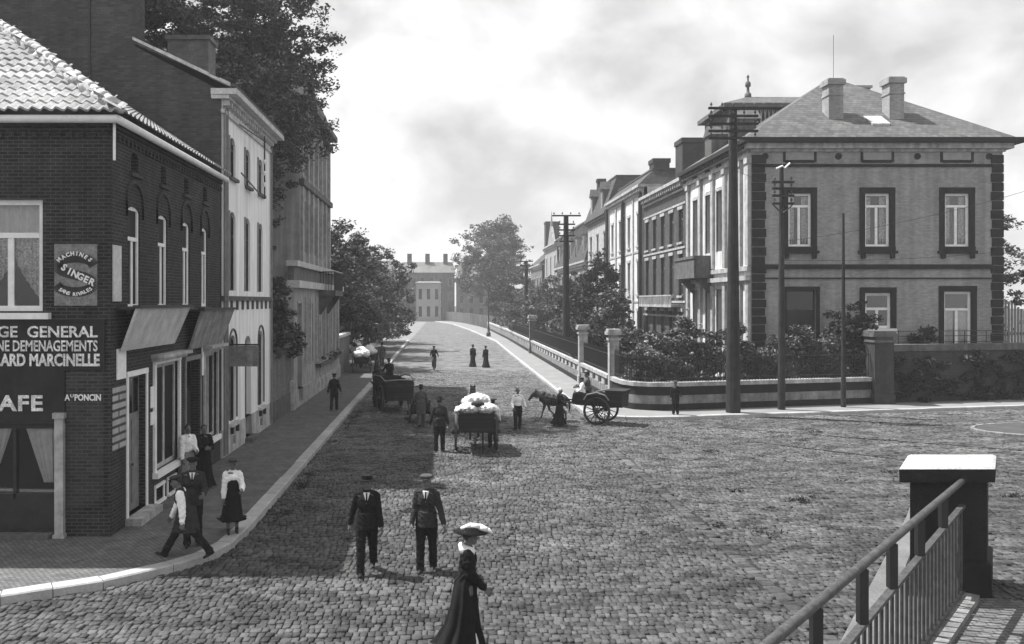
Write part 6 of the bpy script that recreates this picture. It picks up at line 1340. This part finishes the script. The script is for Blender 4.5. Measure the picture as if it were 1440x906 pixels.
sacks(ld, 'sacks', 'tarp', [(Vector((.9, -.22, 1.50)), (.42, .36, .17)), (Vector((.9, .30, 1.50)), (.42, .34, .16)), (Vector((.2, 0, 1.62)), (.6, .5, .2)), (Vector((.5, .05, 1.76)), (.42, .34, .16)), (Vector((-.5, .1, 1.6)), (.6, .42, .2)), (Vector((.7, -.58, 1.40)), (.35, .14, .12)), (Vector((.5, .60, 1.42)), (.5, .12, .10))], .025)
MB().ell(Vector((1.02, .02, 1.64)), (.2, .24, .10), 12, 8).build('sack_mouth', 'cartwood', ld, smooth=True)
put(ld, (PX(669, 28.9), 28.9, 0), R(-90))
horse('dark horse pulling the sack cart, almost hidden in front of it', (PX(666, 31.6), 31.5, 0), R(-90), 1.5, 'horse', (14, -12, -12, 16), 0)
# left coal cart, faces away, slightly left
cc_ = local('box_cart', 'deep dark box cart with a curved rim rolling away beside the left kerb', 'cart')
for s in (-1, 1): wheel(cc_, (0, s*.70, .60), .60, ns=12); wheel(cc_, (-1.7, s*.62, .42), .42, ns=10)
MB().tube((0, -.8, .6), (0, .8, .6), .04).tube((-1.7, -.7, .42), (-1.7, .7, .42), .035).build('axle', 'iron', cc_)
q = MB(); plank_body(q, -2.1, .8, .52, .55, 1.38, .12)
for x in (-1.9, -1.1, -.3, .5): [q.box(x, x+.07, s*.66-.03, s*.66+.03, .6, 1.42) for s in (-1, 1)]
q.build('cart_body', 'cartwood', cc_)
q = MB(); 
for s in (-1, 1): q.path([(-2.1, s*.68, 1.42), (-1.2, s*.70, 1.55), (0, s*.70, 1.60), (.8, s*.68, 1.46)], .03, 6)
q.path([(.8, -.68, 1.46), (.86, 0, 1.50), (.8, .68, 1.46)], .03, 6); q.build('rim', 'greypaint', cc_)
q = MB(); [q.path([(-2.1, s*.35, .7), (-4.2, s*.34, 1.0)], .04, 6) for s in (-1, 1)]; q.build('shafts', 'cartwood', cc_); MB().box(-2.0, -1.6, -.55, .55, 1.4, 1.48).build('seat', 'cartwood', cc_)
CA = R(-90+16); CL = (PX(556, 38.6), 38.9); put(cc_, (CL[0], CL[1], 0), CA)
def cpt(x, y, z): return (CL[0]+x*math.cos(CA)-y*math.sin(CA), CL[1]+x*math.sin(CA)+y*math.cos(CA), z)
horse('dark horse drawing the box cart beside the left kerb, its ears above the load', cpt(-3.2, 0, 0), CA, 1.6, 'horse', (14, -12, -12, 16), .1)
person('driver hunched on the front board of the box cart', cpt(-1.8, .1, .62), 180+16, 1.66, ((82, 70), (86, 74)), ((40, 10, 40), (40, 12, 40)), 'suit', 'suit', 'suit', 'cap', 'suit', seated=True, lean=10)
# handcart
hc_ = local('handcart', 'low two wheeled handcart pushed by the man in the wide hat', 'handcart')
for s in (-1, 1): wheel(hc_, (0, s*.46, .36), .36, ns=10)
q = MB(); plank_body(q, -.8, .6, .34, .45, .8, .04); q.tube((0, -.5, .36), (0, .5, .36), .03); q.build('cart_body', 'cartwood', hc_)
q = MB(); [q.path([(.6, s*.3, .5), (1.3, s*.28, .85)], .025, 6) for s in (-1, 1)]; q.tube((1.3, -.28, .85), (1.3, .28, .85), .022); q.build('handle', 'cartwood', hc_)
sacks(hc_, 'load', 'suit3', [(Vector((-.3, 0, .82)), (.4, .3, .2)), (Vector((.2, .05, .85)), (.35, .28, .18))], .03)
put(hc_, (PX(592, 35.5), 35.4, 0), R(-90))
# parked wagons by the yard wall
for lb, x, y, a, w0 in (('parked cart with white bundles in front of the yard wall, nearer of the two', -5.75, 58.6, R(-84), 1.0), ('parked cart with white bundles by the hedge, farther of the two', -5.6, 62.5, R(-98), .95)):
    pw = local('parked_cart', lb, 'cart', 'parked carts by the yard wall')
    for s in (-1, 1): wheel(pw, (0, s*.6, .5), .5, ns=10)
    q = MB(); plank_body(q, -1.2, 1.0, .45, .62, 1.05, .08); [q.path([(-1.2, s*.35, .66), (-2.6, s*.33, .2)], .035, 6) for s in (-1, 1)]; q.build('cart_body', 'cartwood', pw)
    sacks(pw, 'bundles', 'cloth_white', [(Vector((.6, -.25, 1.25)), (.35, .3, .26)), (Vector((.5, .28, 1.3)), (.35, .3, .28)), (Vector((-.2, 0, 1.45)), (.45, .4, .3)), (Vector((-.7, .1, 1.2)), (.35, .4, .25))], .04)
    put(pw, (x, y, .15), a, w0)

# ------------------------------------------------------------ droppings, straw and dirt trodden into the road
g_ = random.Random(5); bl_ = [(g_.uniform(-3.5, 9), g_.uniform(15, 40), .02, g_.uniform(.1, .5), g_.uniform(.1, .4), .012) for _ in range(46)]+[(-3.9, g_.uniform(19, 44), .02, .22, .5, .012) for _ in range(22)]+[(g_.uniform(9, 18), g_.uniform(20, 33), .02, g_.uniform(.1, .5), .2, .012) for _ in range(18)]
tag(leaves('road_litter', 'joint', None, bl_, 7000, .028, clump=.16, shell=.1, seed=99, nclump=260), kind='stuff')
# ------------------------------------------------------------ air
hz_ = MB().box(-90, 90, -6, 262, -1.2, 32).build('haze', 'soil'); tag(hz_, kind='stuff')
hm_ = bpy.data.materials.new('air'); hm_.use_nodes = True; nt = hm_.node_tree; nt.nodes.remove(nt.nodes['Principled BSDF'])
pv = nt.nodes.new('ShaderNodeVolumePrincipled'); pv.inputs['Color'].default_value = (.95, .95, .95, 1); pv.inputs['Density'].default_value = .0008; pv.inputs['Anisotropy'].default_value = .2
nt.links.new(pv.outputs[0], nt.nodes['Material Output'].inputs['Volume']); hz_.data.materials.clear(); hz_.data.materials.append(hm_)
